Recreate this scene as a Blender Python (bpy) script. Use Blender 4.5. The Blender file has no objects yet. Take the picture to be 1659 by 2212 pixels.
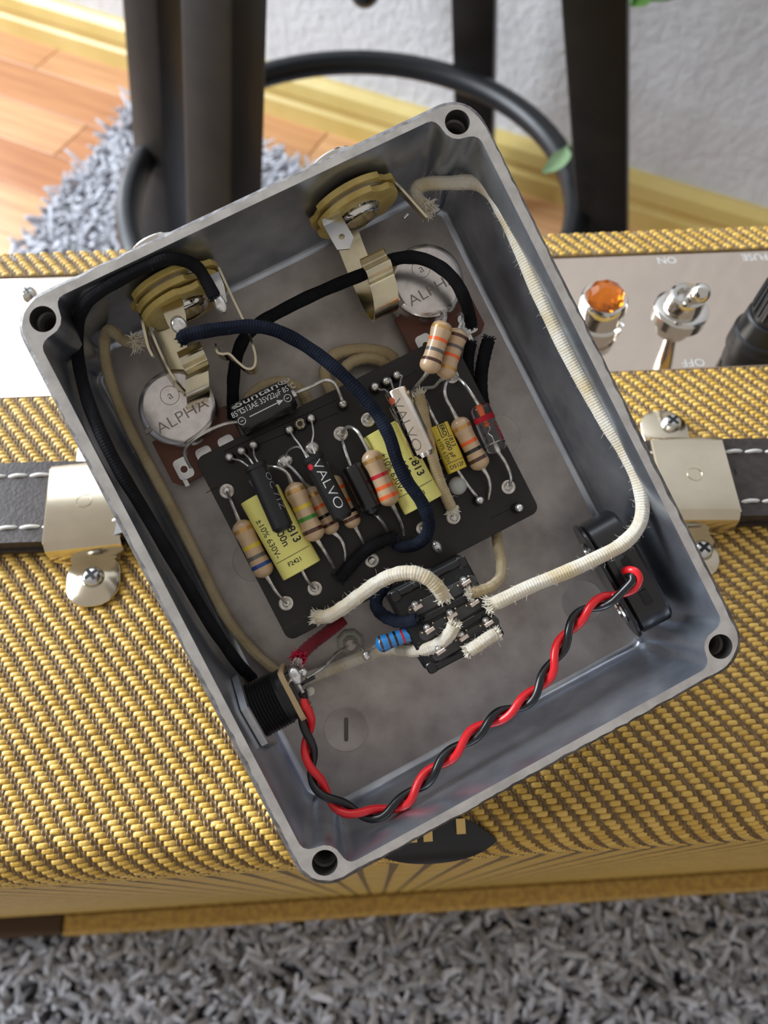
import bpy, math, random
import numpy as np
from mathutils import Matrix
random.seed(7); rng = np.random.default_rng(7)
scene = bpy.context.scene
COL = scene.collection
MM = 0.001
# ------------------------------------------------------------------ camera (all lengths below in mm, scene in metres)
FPX = 1661.0; CAMH = 181.0
_d = np.array([(820-829.5)/FPX, -(2050-1106)/FPX, -1.0]); _d /= np.linalg.norm(_d)
_Z = -_d; _X = np.array([1, .048, -.0330]); _X = _X - (_X@_Z)*_Z; _X /= np.linalg.norm(_X); _Y = np.cross(_Z, _X)
R = np.array([_X, _Y, _Z]); C0 = np.array([0, 0, CAMH])
cd = bpy.data.cameras.new('camera'); cam = bpy.data.objects.new('camera', cd); COL.objects.link(cam)
M = Matrix([list(R[0])+[0], list(R[1])+[0], list(R[2])+[CAMH*MM], [0, 0, 0, 1]])
cam.matrix_world = M
cd.sensor_fit = 'VERTICAL'; cd.sensor_height = 7.6; cd.lens = 7.6*FPX/2212
cd.clip_start = 0.01; cd.clip_end = 50
cd.dof.use_dof = True; cd.dof.focus_distance = 0.153; cd.dof.aperture_fstop = 4.0
scene.camera = cam
# ------------------------------------------------------------------ world, lights, exposure
w = bpy.data.worlds.new('room_light'); scene.world = w; w.use_nodes = True
bg = w.node_tree.nodes['Background']; bg.inputs[0].default_value = (1.0, 0.95, 0.89, 1); bg.inputs[1].default_value = 0.38
scene.view_settings.view_transform = 'Standard'; scene.view_settings.look = 'None'
scene.view_settings.gamma = 1; scene.view_settings.use_curve_mapping = False
scene.view_settings.exposure = 0.28
def area(name, loc, target, sx, sy, power, color):
    l = bpy.data.lights.new(name, 'AREA'); l.shape = 'RECTANGLE'; l.size = sx; l.size_y = sy; l.energy = power; l.color = color
    o = bpy.data.objects.new(name, l); COL.objects.link(o)
    loc = np.array(loc, float); tg = np.array(target, float)
    z = loc-tg; z /= np.linalg.norm(z); x = np.cross([0, 0, 1.0], z); x /= np.linalg.norm(x); y = np.cross(z, x)
    m = Matrix([[x[i], y[i], z[i], loc[i]*MM] for i in range(3)]+[[0, 0, 0, 1]]); o.matrix_world = m
    return o
FLOOR0 = -405.0
# wall line on the floor: starts at W0, runs along DW; NW points into the room
W0 = np.array([-101.0, 967.0, 0]); DW = np.array([.875, -.485, 0]); DW /= np.linalg.norm(DW); NW = np.array([-.485, -.875, 0]); NW /= np.linalg.norm(NW)
SC_ = -1650                                       # room corner along the back wall; the left wall with the window starts there
WC0 = W0+DW*SC_; WIN_S = (250, 2000); WIN_Z = (150, 1900)
WB_S = (-1500, -640); WB_Z = (FLOOR0, 1800)                    # glazed door in the back wall, left of the frame
wc = WC0+NW*(WIN_S[0]+WIN_S[1])/2+np.array([0, 0, sum(WIN_Z)/2])-DW*30
area('window_daylight', wc, wc+DW*100, (WIN_S[1]-WIN_S[0])*MM*.96, (WIN_Z[1]-WIN_Z[0])*MM*.96, 150, (0.86, 0.93, 1.0))
wc = W0+DW*sum(WB_S)/2+np.array([0, 0, sum(WB_Z)/2])-NW*40
area('door_daylight', wc, wc+NW*100, (WB_S[1]-WB_S[0])*MM*.96, (WB_Z[1]-WB_Z[0])*MM*.96, 34, (0.80, 0.90, 1.0))

# ------------------------------------------------------------------ frames
FLOOR = -429.0
PN = np.array([.0745437, .0127, .99713]); PN /= np.linalg.norm(PN)
PU = np.array([.88786, .45518, -.07217]); PU -= PU@PN*PN; PU /= np.linalg.norm(PU); PV = np.cross(PN, PU)
PT = np.array([1.458, 4.446, -141.158]); RIM = 28.0
def ped(v):                                     # enclosure frame (a, b, h above inner floor) -> world mm
    v = np.atleast_2d(np.asarray(v, float))
    c = PT+v[:, :1]*PU+v[:, 1:2]*PV+(v[:, 2:3]-RIM)*PN
    return c@R.T+C0
def wld(v): return np.atleast_2d(np.asarray(v, float))
def _ray(x, y): return np.array([(x-829.5)/FPX, -(y-1106)/FPX, -1.0])
def P(x, y, h):                                 # sight line through the photo met with the plane at height h in the enclosure
    r = _ray(x, y); p0 = PT+PN*(h-RIM); q = r*((p0@PN)/(r@PN))-PT
    return np.array([q@PU, q@PV, h])
def W(x, y, z):
    r = R@_ray(x, y); return C0+r*((z-C0[2])/r[2])
def pmm(px, h): return px*(141.2+RIM-h)/FPX
# ------------------------------------------------------------------ materials
def nt(name):
    m = bpy.data.materials.new(name); m.use_nodes = True
    return m, m.node_tree, m.node_tree.nodes['Principled BSDF']
def mix(t, a, b, fac):
    n = t.nodes.new('ShaderNodeMix'); n.data_type = 'RGBA'
    n.inputs['A'].default_value = (*a, 1); n.inputs['B'].default_value = (*b, 1)
    t.links.new(fac, n.inputs['Factor']); return n.outputs['Result']
def noise(t, scale, detail=3, coord='Object', rough=.55):
    tc = t.nodes.new('ShaderNodeTexCoord'); n = t.nodes.new('ShaderNodeTexNoise')
    n.inputs['Scale'].default_value = scale; n.inputs['Detail'].default_value = detail; n.inputs['Roughness'].default_value = rough
    t.links.new(tc.outputs[coord], n.inputs['Vector']); return n.outputs['Fac']
def ramp(t, f, lo, hi):
    n = t.nodes.new('ShaderNodeMapRange'); n.inputs['From Min'].default_value = lo; n.inputs['From Max'].default_value = hi
    t.links.new(f, n.inputs['Value']); return n.outputs[0]
def bump(t, b, h, strength, dist):
    n = t.nodes.new('ShaderNodeBump'); n.inputs['Strength'].default_value = strength; n.inputs['Distance'].default_value = dist*MM
    t.links.new(h, n.inputs['Height']); t.links.new(n.outputs[0], b.inputs['Normal']); return n
MATS = {}
def mat(name, col, rough=.5, metal=0, col2=None, ns=300, lo=.4, hi=.6, bs=0, bd=.1, bns=None, coat=0, ior=None, trans=0, spec=None, aniso=0, sheen=0):
    if name in MATS: return MATS[name]
    m, t, b = nt(name)
    b.inputs['Base Color'].default_value = (*col, 1); b.inputs['Roughness'].default_value = rough; b.inputs['Metallic'].default_value = metal
    if col2 is not None: t.links.new(mix(t, col, col2, ramp(t, noise(t, ns, 5), lo, hi)), b.inputs['Base Color'])
    if bs: bump(t, b, noise(t, bns or ns, 4), bs, bd)
    if coat: b.inputs['Coat Weight'].default_value = coat; b.inputs['Coat Roughness'].default_value = .12
    if trans: b.inputs['Transmission Weight'].default_value = trans
    if ior: b.inputs['IOR'].default_value = ior
    if spec is not None: b.inputs['Specular IOR Level'].default_value = spec
    if sheen: b.inputs['Sheen Weight'].default_value = sheen
    MATS[name] = m; return m
cast = mat('cast_aluminium', (.52, .475, .445), .42, .4, (.34, .30, .28), 130, .35, .7, .25, .12, 900)
wallm = mat('cast_aluminium_walls', (.60, .64, .71), .33, .92, (.30, .33, .39), 90, .3, .75, .22, .1, 700)
mill = mat('milled_rim', (.74, .72, .70), .33, .9, (.56, .54, .53), 260, .35, .65, .3, .06, 1600)
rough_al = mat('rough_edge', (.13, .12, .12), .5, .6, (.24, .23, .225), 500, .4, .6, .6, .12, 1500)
steel = mat('zinc_steel', (.66, .66, .65), .24, 1, (.5, .5, .52), 260, .4, .7, .1, .04)
tin = mat('tinned_lead', (.72, .69, .65), .28, .8, (.42, .40, .37), 700, .45, .65)
solder = mat('solder', (.80, .79, .77), .2, .8, (.5, .48, .45), 900, .45, .6, .25, .08, 900)
eyem = mat('silver_eyelet', (.86, .80, .74), .28, .55, (.66, .60, .55), 900, .4, .6, .25, .06, 1100)
brass = mat('nickel_brass', (.70, .63, .45), .2, 1, (.55, .50, .38), 160, .4, .65, .08, .05)
nickel = mat('nickel', (.72, .70, .66), .12, 1)
chrome = mat('chrome_panel', (.66, .56, .47), .07, 1)
potm = mat('pot_shell', (.74, .70, .68), .27, 1, (.62, .57, .56), 500, .4, .7, .2, .04, 1700)
boardm = mat('black_fibre_board', (.016, .0145, .013), .42, 0, (.024, .021, .018), 180, .3, .7, .25, .03, 1500, spec=.35)
boardh = mat('board_hole', (.004, .004, .004), .6)
engr = mat('engraving', (.26, .23, .22), .5, .6)
tan = mat('resistor_tan', (.60, .42, .26), .3, 0, (.52, .35, .20), 200, .3, .7, coat=.5)
blue = mat('resistor_blue', (.025, .24, .62), .25, coat=.6)
bands = {k: mat('band_'+k, c, .3, coat=.4) for k, c in dict(brown=(.07, .02, .012), black=(.006, .006, .007), red=(.55, .015, .03), orange=(.85, .13, .02), yellow=(.72, .52, .04), green=(.05, .25, .03), blue=(.01, .05, .25), grey=(.12, .11, .10)).items()}
bands['gold'] = mat('band_gold', (.62, .36, .12), .3, .6)
yel = mat('capacitor_yellow', (.76, .71, .20), .35, 0, (.70, .64, .17), 120, .3, .7, .15, .1, 260, coat=.25)
yel2 = mat('capacitor_golden_yellow', (.72, .55, .06), .35, 0, (.64, .47, .05), 120, .3, .7, coat=.25)
blackp = mat('black_plastic', (.008, .008, .009), .28, coat=.2)
blacks = mat('black_satin', (.010, .010, .011), .4, spec=.4)
ink = mat('black_ink', (.008, .008, .008), .5)
white = mat('white_print', (.62, .63, .62), .5)
phen = mat('phenolic_wafer', (.58, .45, .14), .45, 0, (.42, .29, .07), 220, .35, .7, .35, .1, 700, coat=.2)
phenr = mat('phenolic_brown', (.16, .045, .018), .4, 0, (.10, .028, .012), 200, .3, .7)
resin = mat('grey_resin', (.055, .056, .058), .35)
nyl = mat('nylon', (.50, .52, .50), .4, trans=.15)
ceram = mat('pale_eyelet', (.72, .69, .62), .35, 0, (.60, .55, .47), 900, .4, .6)
glass = mat('clear_glass', (1, 1, 1), .02, trans=1, ior=1.45)
clearp = mat('clear_plastic', (.66, .63, .55), .25, trans=.15, ior=1.45)
redp = mat('red_insulation', (.72, .012, .018), .33, coat=.2)
blkp = mat('black_insulation', (.006, .006, .007), .3, coat=.2)
redink = mat('red_print', (.30, .006, .015), .6, spec=.2)
orangeg = mat('orange_electrode', (.9, .16, .03), .35)
plate_tan = mat('tan_plate', (.50, .36, .20), .45)
leather = mat('dark_leather', (.035, .025, .022), .55, 0, (.055, .042, .038), 420, .4, .65, .7, .25, 1000)
thread = mat('white_stitch_thread', (.72, .70, .66), .6, bs=.3, bns=2000)
brk = mat('nickel_bracket', (.70, .62, .48), .17, 1, (.60, .53, .40), 60, .4, .7, .1, .1, 60)
stoolm = mat('black_stained_wood', (.013, .0115, .0105), .40, 0, (.024, .020, .017), 40, .3, .7, spec=.5)
ringm = mat('foot_ring_black', (.015, .016, .018), .35, .3)
leafm = mat('leaf_green', (.05, .17, .012), .45, 0, (.09, .22, .03), 60, .3, .7)
leafp = mat('leaf_pale', (.25, .38, .20), .5)
amber = mat('amber_glass', (.95, .25, .015), .05, trans=.9, ior=1.5)
badge = mat('badge_black', (.010, .011, .014), .4)
gold = mat('badge_gold', (.65, .45, .18), .3, 1)
windowf = mat('window_white_frame', (.8, .8, .8), .4)

def cloth(name, c1, c2, rough=.85, pitch=1.1):
    m, t, b = nt(name); b.inputs['Roughness'].default_value = rough
    uv = t.nodes.new('ShaderNodeUVMap'); uv.uv_map = 'UVMap'; sx = t.nodes.new('ShaderNodeSeparateXYZ'); t.links.new(uv.outputs[0], sx.inputs[0])
    def sn(sgn):
        a = t.nodes.new('ShaderNodeMath'); a.operation = 'MULTIPLY'; a.inputs[1].default_value = 4*math.pi*2*sgn; t.links.new(sx.outputs[0], a.inputs[0])
        c = t.nodes.new('ShaderNodeMath'); c.operation = 'MULTIPLY_ADD'; c.inputs[1].default_value = 2*math.pi/pitch; t.links.new(sx.outputs[1], c.inputs[0]); t.links.new(a.outputs[0], c.inputs[2])
        s = t.nodes.new('ShaderNodeMath'); s.operation = 'SINE'; t.links.new(c.outputs[0], s.inputs[0]); return s.outputs[0]
    mx = t.nodes.new('ShaderNodeMath'); mx.operation = 'MULTIPLY'; t.links.new(sn(1), mx.inputs[0]); t.links.new(sn(-1), mx.inputs[1])
    nz = noise(t, 1300, 4); ad = t.nodes.new('ShaderNodeMath'); ad.operation = 'MULTIPLY_ADD'; ad.inputs[1].default_value = 2.2
    t.links.new(nz, ad.inputs[0]); t.links.new(mx.outputs[0], ad.inputs[2])
    bump(t, b, ad.outputs[0], .55, .09)
    t.links.new(mix(t, c1, c2, ramp(t, noise(t, 160, 5), .38, .66)), b.inputs['Base Color'])
    b.inputs['Sheen Weight'].default_value = .0 if c1[0] < .1 else .2
    b.inputs['Specular IOR Level'].default_value = .15 if c1[0] < .1 else .3
    MATS[name] = m; return m
cwhite = cloth('white_cloth_braid', (.70, .66, .57), (.58, .47, .29))
ctan = cloth('aged_cloth_braid', (.50, .40, .24), (.40, .30, .16))
cblack = cloth('black_cloth_braid', (.006, .006, .007), (.012, .012, .015))
cblue = cloth('blue_black_cloth_braid', (.005, .007, .015), (.014, .020, .036))
cred = cloth('dark_red_cloth_braid', (.16, .004, .012), (.10, .003, .008))
fray_w = mat('frayed_white_fibre', (.78, .73, .62), .9); fray_r = mat('frayed_red_fibre', (.55, .015, .06), .9)
fuzz_b = mat('black_fibre', (.012, .013, .018), .9)

# ------------------------------------------------------------------ mesh building
def nrm(v): v = np.asarray(v, float); return v/np.linalg.norm(v)
class MB:
    def __init__(s, frame=ped): s.v = []; s.f = []; s.mi = []; s.uv = []; s.n = 0; s.frame = frame
    def add(s, v, f, mi=0, uv=None):
        v = np.asarray(v, float); s.v.append(v)
        s.uv.append(np.zeros((len(v), 2)) if uv is None else np.asarray(uv, float))
        for q in f: s.f.append(tuple(int(i)+s.n for i in q)); s.mi.append(mi)
        s.n += len(v); return s
    def tube(s, path, r, seg=8, caps=True, mi=0, closed=False, smooth=0, flat=None):
        p = np.asarray(path, float)
        if smooth: p = spline(p, smooth, closed)
        n = len(p); r = np.interp(np.linspace(0, 1, n), np.linspace(0, 1, len(r)), r) if np.ndim(r) else np.full(n, float(r))
        tg = np.gradient(p, axis=0) if not closed else (np.roll(p, -1, 0)-np.roll(p, 1, 0))
        tg /= np.linalg.norm(tg, axis=1)[:, None]+1e-12
        ref = np.array([0, 0, 1.0]) if abs(tg[0][2]) < .9 else np.array([1.0, 0, 0])
        nv = nrm(np.cross(tg[0], ref)); rings = []; L = np.r_[0, np.cumsum(np.linalg.norm(np.diff(p, axis=0), axis=1))]; uv = []
        for i in range(n):
            nv = nrm(nv-(nv@tg[i])*tg[i]); bv = np.cross(tg[i], nv)
            for k in range(seg+1):
                a = 2*math.pi*k/seg; rings.append(p[i]+r[i]*(math.cos(a)*nv+math.sin(a)*bv)); uv.append((k/seg, L[i]))
        f = []; m = seg+1; nn = n if closed else n-1
        for i in range(nn):
            j = (i+1) % n
            for k in range(seg): f.append((i*m+k, i*m+k+1, j*m+k+1, j*m+k))
        if caps and not closed: f.append(tuple(range(seg-1, -1, -1))); f.append(tuple((n-1)*m+k for k in range(seg)))
        return s.add(rings, f, mi, uv)
    def lathe(s, p0, axis, prof, seg=24, mi=0, ref=None, cap0=True):
        ax = nrm(axis); ref = np.array([0, 0, 1.0]) if ref is None and abs(ax[2]) < .9 else (np.array([1.0, 0, 0]) if ref is None else np.asarray(ref, float))
        e1 = nrm(ref-(ref@ax)*ax); e2 = np.cross(ax, e1); v = []; f = []
        for t_, r_ in prof:
            for k in range(seg):
                a = 2*math.pi*k/seg; v.append(np.asarray(p0)+ax*t_+r_*(math.cos(a)*e1+math.sin(a)*e2))
        for i in range(len(prof)-1):
            for k in range(seg): k2 = (k+1) % seg; f.append((i*seg+k, i*seg+k2, (i+1)*seg+k2, (i+1)*seg+k))
        if cap0: f.append(tuple(range(seg-1, -1, -1)))
        f.append(tuple((len(prof)-1)*seg+k for k in range(seg)))
        return s.add(v, f, mi)
    def prism(s, poly, o, e1, e2, e3, h, ch=0, mi=0):
        poly = np.asarray(poly, float); o = np.asarray(o, float); e1 = np.asarray(e1, float); e2 = np.asarray(e2, float); e3 = np.asarray(e3, float)
        n = len(poly); c = poly.mean(0); rings = [(0, 0), (h, 0)] if ch <= 0 else [(0, ch), (ch, 0), (h-ch, 0), (h, ch)]
        v = []
        for z, inset in rings:
            q = poly if inset == 0 else inset_poly(poly, inset)
            for x, y in q: v.append(o+e1*x+e2*y+e3*z)
        f = []
        for i in range(len(rings)-1):
            for k in range(n): k2 = (k+1) % n; f.append((i*n+k, i*n+k2, (i+1)*n+k2, (i+1)*n+k))
        f.append(tuple(range(n-1, -1, -1))); f.append(tuple((len(rings)-1)*n+k for k in range(n)))
        return s.add(v, f, mi)
    def box(s, c, ex, ey, ez, sx, sy, sz, ch=0, mi=0):
        ex, ey, ez = map(nrm, (ex, ey, ez))
        return s.prism([(-sx/2, -sy/2), (sx/2, -sy/2), (sx/2, sy/2), (-sx/2, sy/2)], np.asarray(c)-ez*sz/2, ex, ey, ez, sz, ch, mi)
    def ball(s, c, r, seg=12, rings=8, sc=(1, 1, 1), mi=0):
        prof = [(-math.cos(math.pi*i/rings)*r*sc[2], max(1e-4, math.sin(math.pi*i/rings)*r)) for i in range(rings+1)]
        k = len(s.v); s.lathe(c, (0, 0, 1), prof, seg, mi); v = s.v[k]; c = np.asarray(c, float)
        v[:, 0] = c[0]+(v[:, 0]-c[0])*sc[0]; v[:, 1] = c[1]+(v[:, 1]-c[1])*sc[1]; return s
    def strip(s, path, wdir, width, th, mi=0, smooth=0):        # flat bent metal strip
        p = np.asarray(path, float); p = spline(p, smooth) if smooth else p
        wd = nrm(wdir); tg = np.gradient(p, axis=0); v = []; f = []
        wv = np.full(len(p), float(width)) if not np.ndim(width) else np.interp(np.linspace(0, 1, len(p)), np.linspace(0, 1, len(width)), width)
        for i in range(len(p)):
            n_ = nrm(np.cross(tg[i], wd))
            for a, b in ((-1, -1), (1, -1), (1, 1), (-1, 1)): v.append(p[i]+wd*a*wv[i]/2+n_*b*th/2)
        for i in range(len(p)-1):
            for k in range(4): k2 = (k+1) % 4; f.append((i*4+k, i*4+k2, (i+1)*4+k2, (i+1)*4+k))
        f.append((3, 2, 1, 0)); e = (len(p)-1)*4; f.append((e, e+1, e+2, e+3))
        return s.add(v, f, mi)
    def data(s, name, loc=(0, 0, 0), mats=(), smooth=40):
        v = s.frame(np.concatenate(s.v))*MM-np.asarray(loc)
        me = bpy.data.meshes.new(name); me.from_pydata(v.tolist(), [], s.f)
        for m in mats: me.materials.append(m)
        if len(mats) > 1: me.polygons.foreach_set('material_index', s.mi)
        uv = np.concatenate(s.uv)
        if uv.any():
            l = me.uv_layers.new(name='UVMap'); vi = np.empty(len(me.loops), int); me.loops.foreach_get('vertex_index', vi)
            l.data.foreach_set('uv', uv[vi].astype('f').ravel())
        if smooth: me.polygons.foreach_set('use_smooth', [True]*len(me.polygons)); me.set_sharp_from_angle(angle=math.radians(smooth))
        return me
def spline(p, k, closed=False):
    p = np.asarray(p, float); n = len(p)
    q = np.vstack([p[-1], p, p[0], p[1]]) if closed else np.vstack([2*p[0]-p[1], p, 2*p[-1]-p[-2]])
    out = []
    for i in range(n if closed else n-1):
        a, b, c, d = q[i], q[i+1], q[i+2], q[i+3]
        for j in range(k):
            t = j/k; out.append(.5*((2*b)+(-a+c)*t+(2*a-5*b+4*c-d)*t*t+(-a+3*b-3*c+d)*t**3))
    if not closed: out.append(p[-1])
    return np.array(out)
def inset_poly(p, d):
    n = len(p); out = []; area_ = sum(p[i][0]*p[(i+1) % n][1]-p[(i+1) % n][0]*p[i][1] for i in range(n)); sg = 1 if area_ > 0 else -1
    for i in range(n):
        a, b, c = p[i-1], p[i], p[(i+1) % n]; e1 = b-a; e2 = c-b; e1 = e1/(np.linalg.norm(e1)+1e-9); e2 = e2/(np.linalg.norm(e2)+1e-9)
        m = np.array([-e1[1]-e2[1], e1[0]+e2[0]])*sg; l = np.linalg.norm(m)
        out.append(b+m/l*d/max(.5, l/2) if l > 1e-6 else b)
    return np.array(out)
def rrect(w_, h_, r, k=4):
    o = []
    for cx, cy, a0 in ((w_/2-r, h_/2-r, 0), (-w_/2+r, h_/2-r, 90), (-w_/2+r, -h_/2+r, 180), (w_/2-r, -h_/2+r, 270)):
        for i in range(k+1): a = math.radians(a0+90*i/k); o.append((cx+r*math.cos(a), cy+r*math.sin(a)))
    return np.array(o)
def circ(r, n=24, c=(0, 0)): return np.array([(c[0]+r*math.cos(2*math.pi*i/n), c[1]+r*math.sin(2*math.pi*i/n)) for i in range(n)])
def fill2d(loops, depth=0.0):                   # flat plate with holes -> verts (x,y,z in 0..depth), faces
    cu = bpy.data.curves.new('tmp', 'CURVE'); cu.dimensions = '2D'; cu.fill_mode = 'BOTH'; cu.extrude = depth/2
    for lp in loops:
        sp = cu.splines.new('POLY'); sp.points.add(len(lp)-1); sp.use_cyclic_u = True
        for i, (x, y) in enumerate(lp): sp.points[i].co = (x, y, 0, 1)
    return _curve_mesh(cu, depth/2)
def _curve_mesh(cu, dz=0):
    o = bpy.data.objects.new('tmp', cu); me = bpy.data.meshes.new_from_object(o)
    v = np.array([tuple(x.co) for x in me.vertices]) if len(me.vertices) else np.zeros((0, 3)); f = [tuple(p.vertices) for p in me.polygons]
    bpy.data.objects.remove(o); bpy.data.curves.remove(cu); bpy.data.meshes.remove(me)
    if len(v): v[:, 2] += dz
    return v, f
def glyphs(txt, size, bold=0):
    cu = bpy.data.curves.new('tmp', 'FONT'); cu.body = txt; cu.size = size; cu.align_x = 'CENTER'; cu.align_y = 'CENTER'; cu.resolution_u = 3; cu.offset = bold
    return _curve_mesh(cu)
def text(mb, txt, size, place, bold=0, sx=1.0, mi=0):
    v, f = glyphs(txt, size*100, bold*100)
    if not len(v): return mb
    lim = size*28; vs = [tuple(q[:2]) for q in v]; cache = {}; out = []
    st_ = [tuple(q) if len(q) == 3 else q for q in f]; tri = []
    for q in st_: tri += [(q[0], q[i], q[i+1]) for i in range(1, len(q)-1)]
    def midp(a, b):
        k = (min(a, b), max(a, b))
        if k not in cache: cache[k] = len(vs); vs.append(((vs[a][0]+vs[b][0])/2, (vs[a][1]+vs[b][1])/2))
        return cache[k]
    while tri:
        a, b, c = tri.pop(); l = [math.dist(vs[a], vs[b]), math.dist(vs[b], vs[c]), math.dist(vs[c], vs[a])]; i = l.index(max(l))
        if l[i] < lim: out.append((a, b, c)); continue
        if i == 1: a, b, c = b, c, a
        elif i == 2: a, b, c = c, a, b
        m_ = midp(a, b); tri += [(a, m_, c), (m_, b, c)]
    mb.add([place(x/100*sx, y/100) for x, y in vs], out, mi)
    return mb
def flat(o, ex, ey, lift=.03):
    o = np.asarray(o, float); ex = nrm(ex); ey = nrm(ey); n_ = np.cross(ex, ey)
    return lambda x, y: o+ex*x+ey*y+n_*lift
# ------------------------------------------------------------------ objects
def thing(name, label, cat, base, frame=ped, group=None, kind=None):
    o = bpy.data.objects.new(name, None); COL.objects.link(o); o.location = frame([base])[0]*MM; o.empty_display_size = .005
    if label: o['label'] = label; o['category'] = cat
    if group: o['group'] = group
    if kind: o['kind'] = kind
    o['L'] = list(o.location); return o
def part(name, mb, m, parent, label=None, smooth=40, kind=None):
    ms = m if isinstance(m, (list, tuple)) else [m]
    L = np.array(parent['L']) if parent is not None else np.zeros(3)
    o = bpy.data.objects.new(name, mb.data(name, L, ms, smooth)); COL.objects.link(o)
    if parent is not None: o.parent = parent
    o['L'] = list(L)
    if label: o['label'] = label
    if kind: o['kind'] = kind
    return o
def solo(name, mb, m, label, cat, base, frame=ped, group=None, smooth=40, kind=None):
    b = frame([base])[0]*MM; ms = m if isinstance(m, (list, tuple)) else [m]
    o = bpy.data.objects.new(name, mb.data(name, b, ms, smooth)); o.location = b; COL.objects.link(o); o['L'] = list(b)
    if label: o['label'] = label; o['category'] = cat
    if group: o['group'] = group
    if kind: o['kind'] = kind
    return o
def clean():
    for o in bpy.data.objects:
        if 'L' in o: del o['L']
A_ = np.array([1.0, 0, 0]); B_ = np.array([0, 1.0, 0]); H_ = np.array([0, 0, 1.0])

# =================================================================== ROOM
def struct(name, mb, m, smooth=0, parent=None):
    o = part(name, mb, m, parent, smooth=smooth); o['kind'] = 'structure' if parent is None else o.get('kind', '')
    if parent is not None and 'kind' in o: del o['kind']
    return o
plaster = mat('roughcast_wall', (.66, .655, .67), .85, 0, (.60, .60, .62), 30, .3, .7, .9, 2.2, 95)
pine = mat('pine_baseboard', (.66, .52, .20), .4, 0, (.56, .42, .13), 12, .3, .7, coat=.2)
def wp(s, off, z): return W0+DW*s+NW*off+np.array([0, 0, z])
mb = MB(wld)
def wslab(s0, s1, z0, z1):
    mb.box(wp((s0+s1)/2, -60, (z0+z1)/2), DW, NW, H_, s1-s0, 120, z1-z0)
wslab(SC_-120, WB_S[0], FLOOR, 2050); wslab(WB_S[1], 2600, FLOOR, 2050); wslab(*WB_S, FLOOR, WB_Z[0]); wslab(*WB_S, WB_Z[1], 2050)
struct('wall_back', mb, plaster)
def wq(s, off, z): return WC0+NW*s+DW*off+np.array([0, 0, z])
mb = MB(wld)
for s0, s1, z0, z1 in ((0, WIN_S[0], FLOOR, 2050), (WIN_S[1], 2400, FLOOR, 2050), (*WIN_S, FLOOR, WIN_Z[0]), (*WIN_S, WIN_Z[1], 2050)): mb.box(wq((s0+s1)/2, -60, (z0+z1)/2), NW, DW, H_, s1-s0, 120, z1-z0)
struct('wall_left', mb, plaster)
mb = MB(wld)
for s_ in (WIN_S[0]+25, (WIN_S[0]+WIN_S[1])/2, WIN_S[1]-25): mb.box(wq(s_, -20, sum(WIN_Z)/2), NW, DW, H_, 50, 45, WIN_Z[1]-WIN_Z[0], 4)
for z_ in (WIN_Z[0]+25, WIN_Z[1]-25): mb.box(wq(sum(WIN_S)/2, -20, z_), NW, DW, H_, WIN_S[1]-WIN_S[0], 44, 50, 4)
struct('window_1', mb, windowf)
mb = MB(wld)
for s_ in (WB_S[0]+25, WB_S[1]-25): mb.box(wp(s_, -20, sum(WB_Z)/2), DW, NW, H_, 50, 45, WB_Z[1]-WB_Z[0], 4)
for z_ in (WB_Z[0]+25, WB_Z[1]-25): mb.box(wp(sum(WB_S)/2, -20, z_), DW, NW, H_, WB_S[1]-WB_S[0], 44, 50, 4)
struct('door_1', mb, windowf)
mb = MB(wld)                                    # baseboard with a grooved profile
prof = [(0, 0), (16, 0), (16, 22), (13, 26), (13, 33), (16, 37), (14, 52), (6, 60), (0, 60)]
v = []
for s_ in (WB_S[1]+5, 2600):
    for o_, z_ in prof: v.append(wp(s_, o_, FLOOR+z_))
n_ = len(prof); mb.add(v, [(k, (k+1) % n_, n_+(k+1) % n_, n_+k) for k in range(n_)]+[tuple(range(n_))[::-1], tuple(range(n_, 2*n_))])
struct('baseboard_back', mb, pine)
# floor: base slab plus single boards
fl = MB(wld).box((0, 300, FLOOR-12), (1, 0, 0), (0, 1, 0), H_, 5200, 3800, 16)
floor_o = struct('floor', fl, mat('floor_underlay', (.10, .05, .03), .8))
m, t, b = nt('orange_wood'); oi = t.nodes.new('ShaderNodeObjectInfo'); cr = t.nodes.new('ShaderNodeValToRGB'); cr.color_ramp.elements[0].color = (.42, .17, .065, 1); cr.color_ramp.elements[1].color = (.66, .38, .19, 1)
e = cr.color_ramp.elements.new(.5); e.color = (.54, .255, .11, 1)
t.links.new(oi.outputs['Random'], cr.inputs[0])
tc = t.nodes.new('ShaderNodeTexCoord'); mp = t.nodes.new('ShaderNodeMapping'); mp.inputs['Scale'].default_value = (6, 90, 6); t.links.new(tc.outputs['Object'], mp.inputs[0])
nz = t.nodes.new('ShaderNodeTexNoise'); nz.inputs['Scale'].default_value = 1; nz.inputs['Detail'].default_value = 6; t.links.new(mp.outputs[0], nz.inputs[0])
mm = t.nodes.new('ShaderNodeMix'); mm.data_type = 'RGBA'; mm.blend_type = 'MULTIPLY'; mm.inputs['B'].default_value = (.72, .62, .55, 1); t.links.new(ramp(t, nz.outputs['Fac'], .4, .75), mm.inputs['Factor']); t.links.new(cr.outputs[0], mm.inputs['A'])
t.links.new(mm.outputs['Result'], b.inputs['Base Color']); b.inputs['Roughness'].default_value = .32
wood = m
pm = bpy.data.meshes.new('floor_board'); bl, bw = 420, 68
tmp = MB(wld).prism(rrect(bl-1.2, bw-1.2, .5, 1), (0, 0, -4), A_, B_, H_, 4, .6); pm = tmp.data('floor_board', (0, 0, 0), [wood], 0)
ang = math.atan2(DW[1], DW[0])
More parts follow.
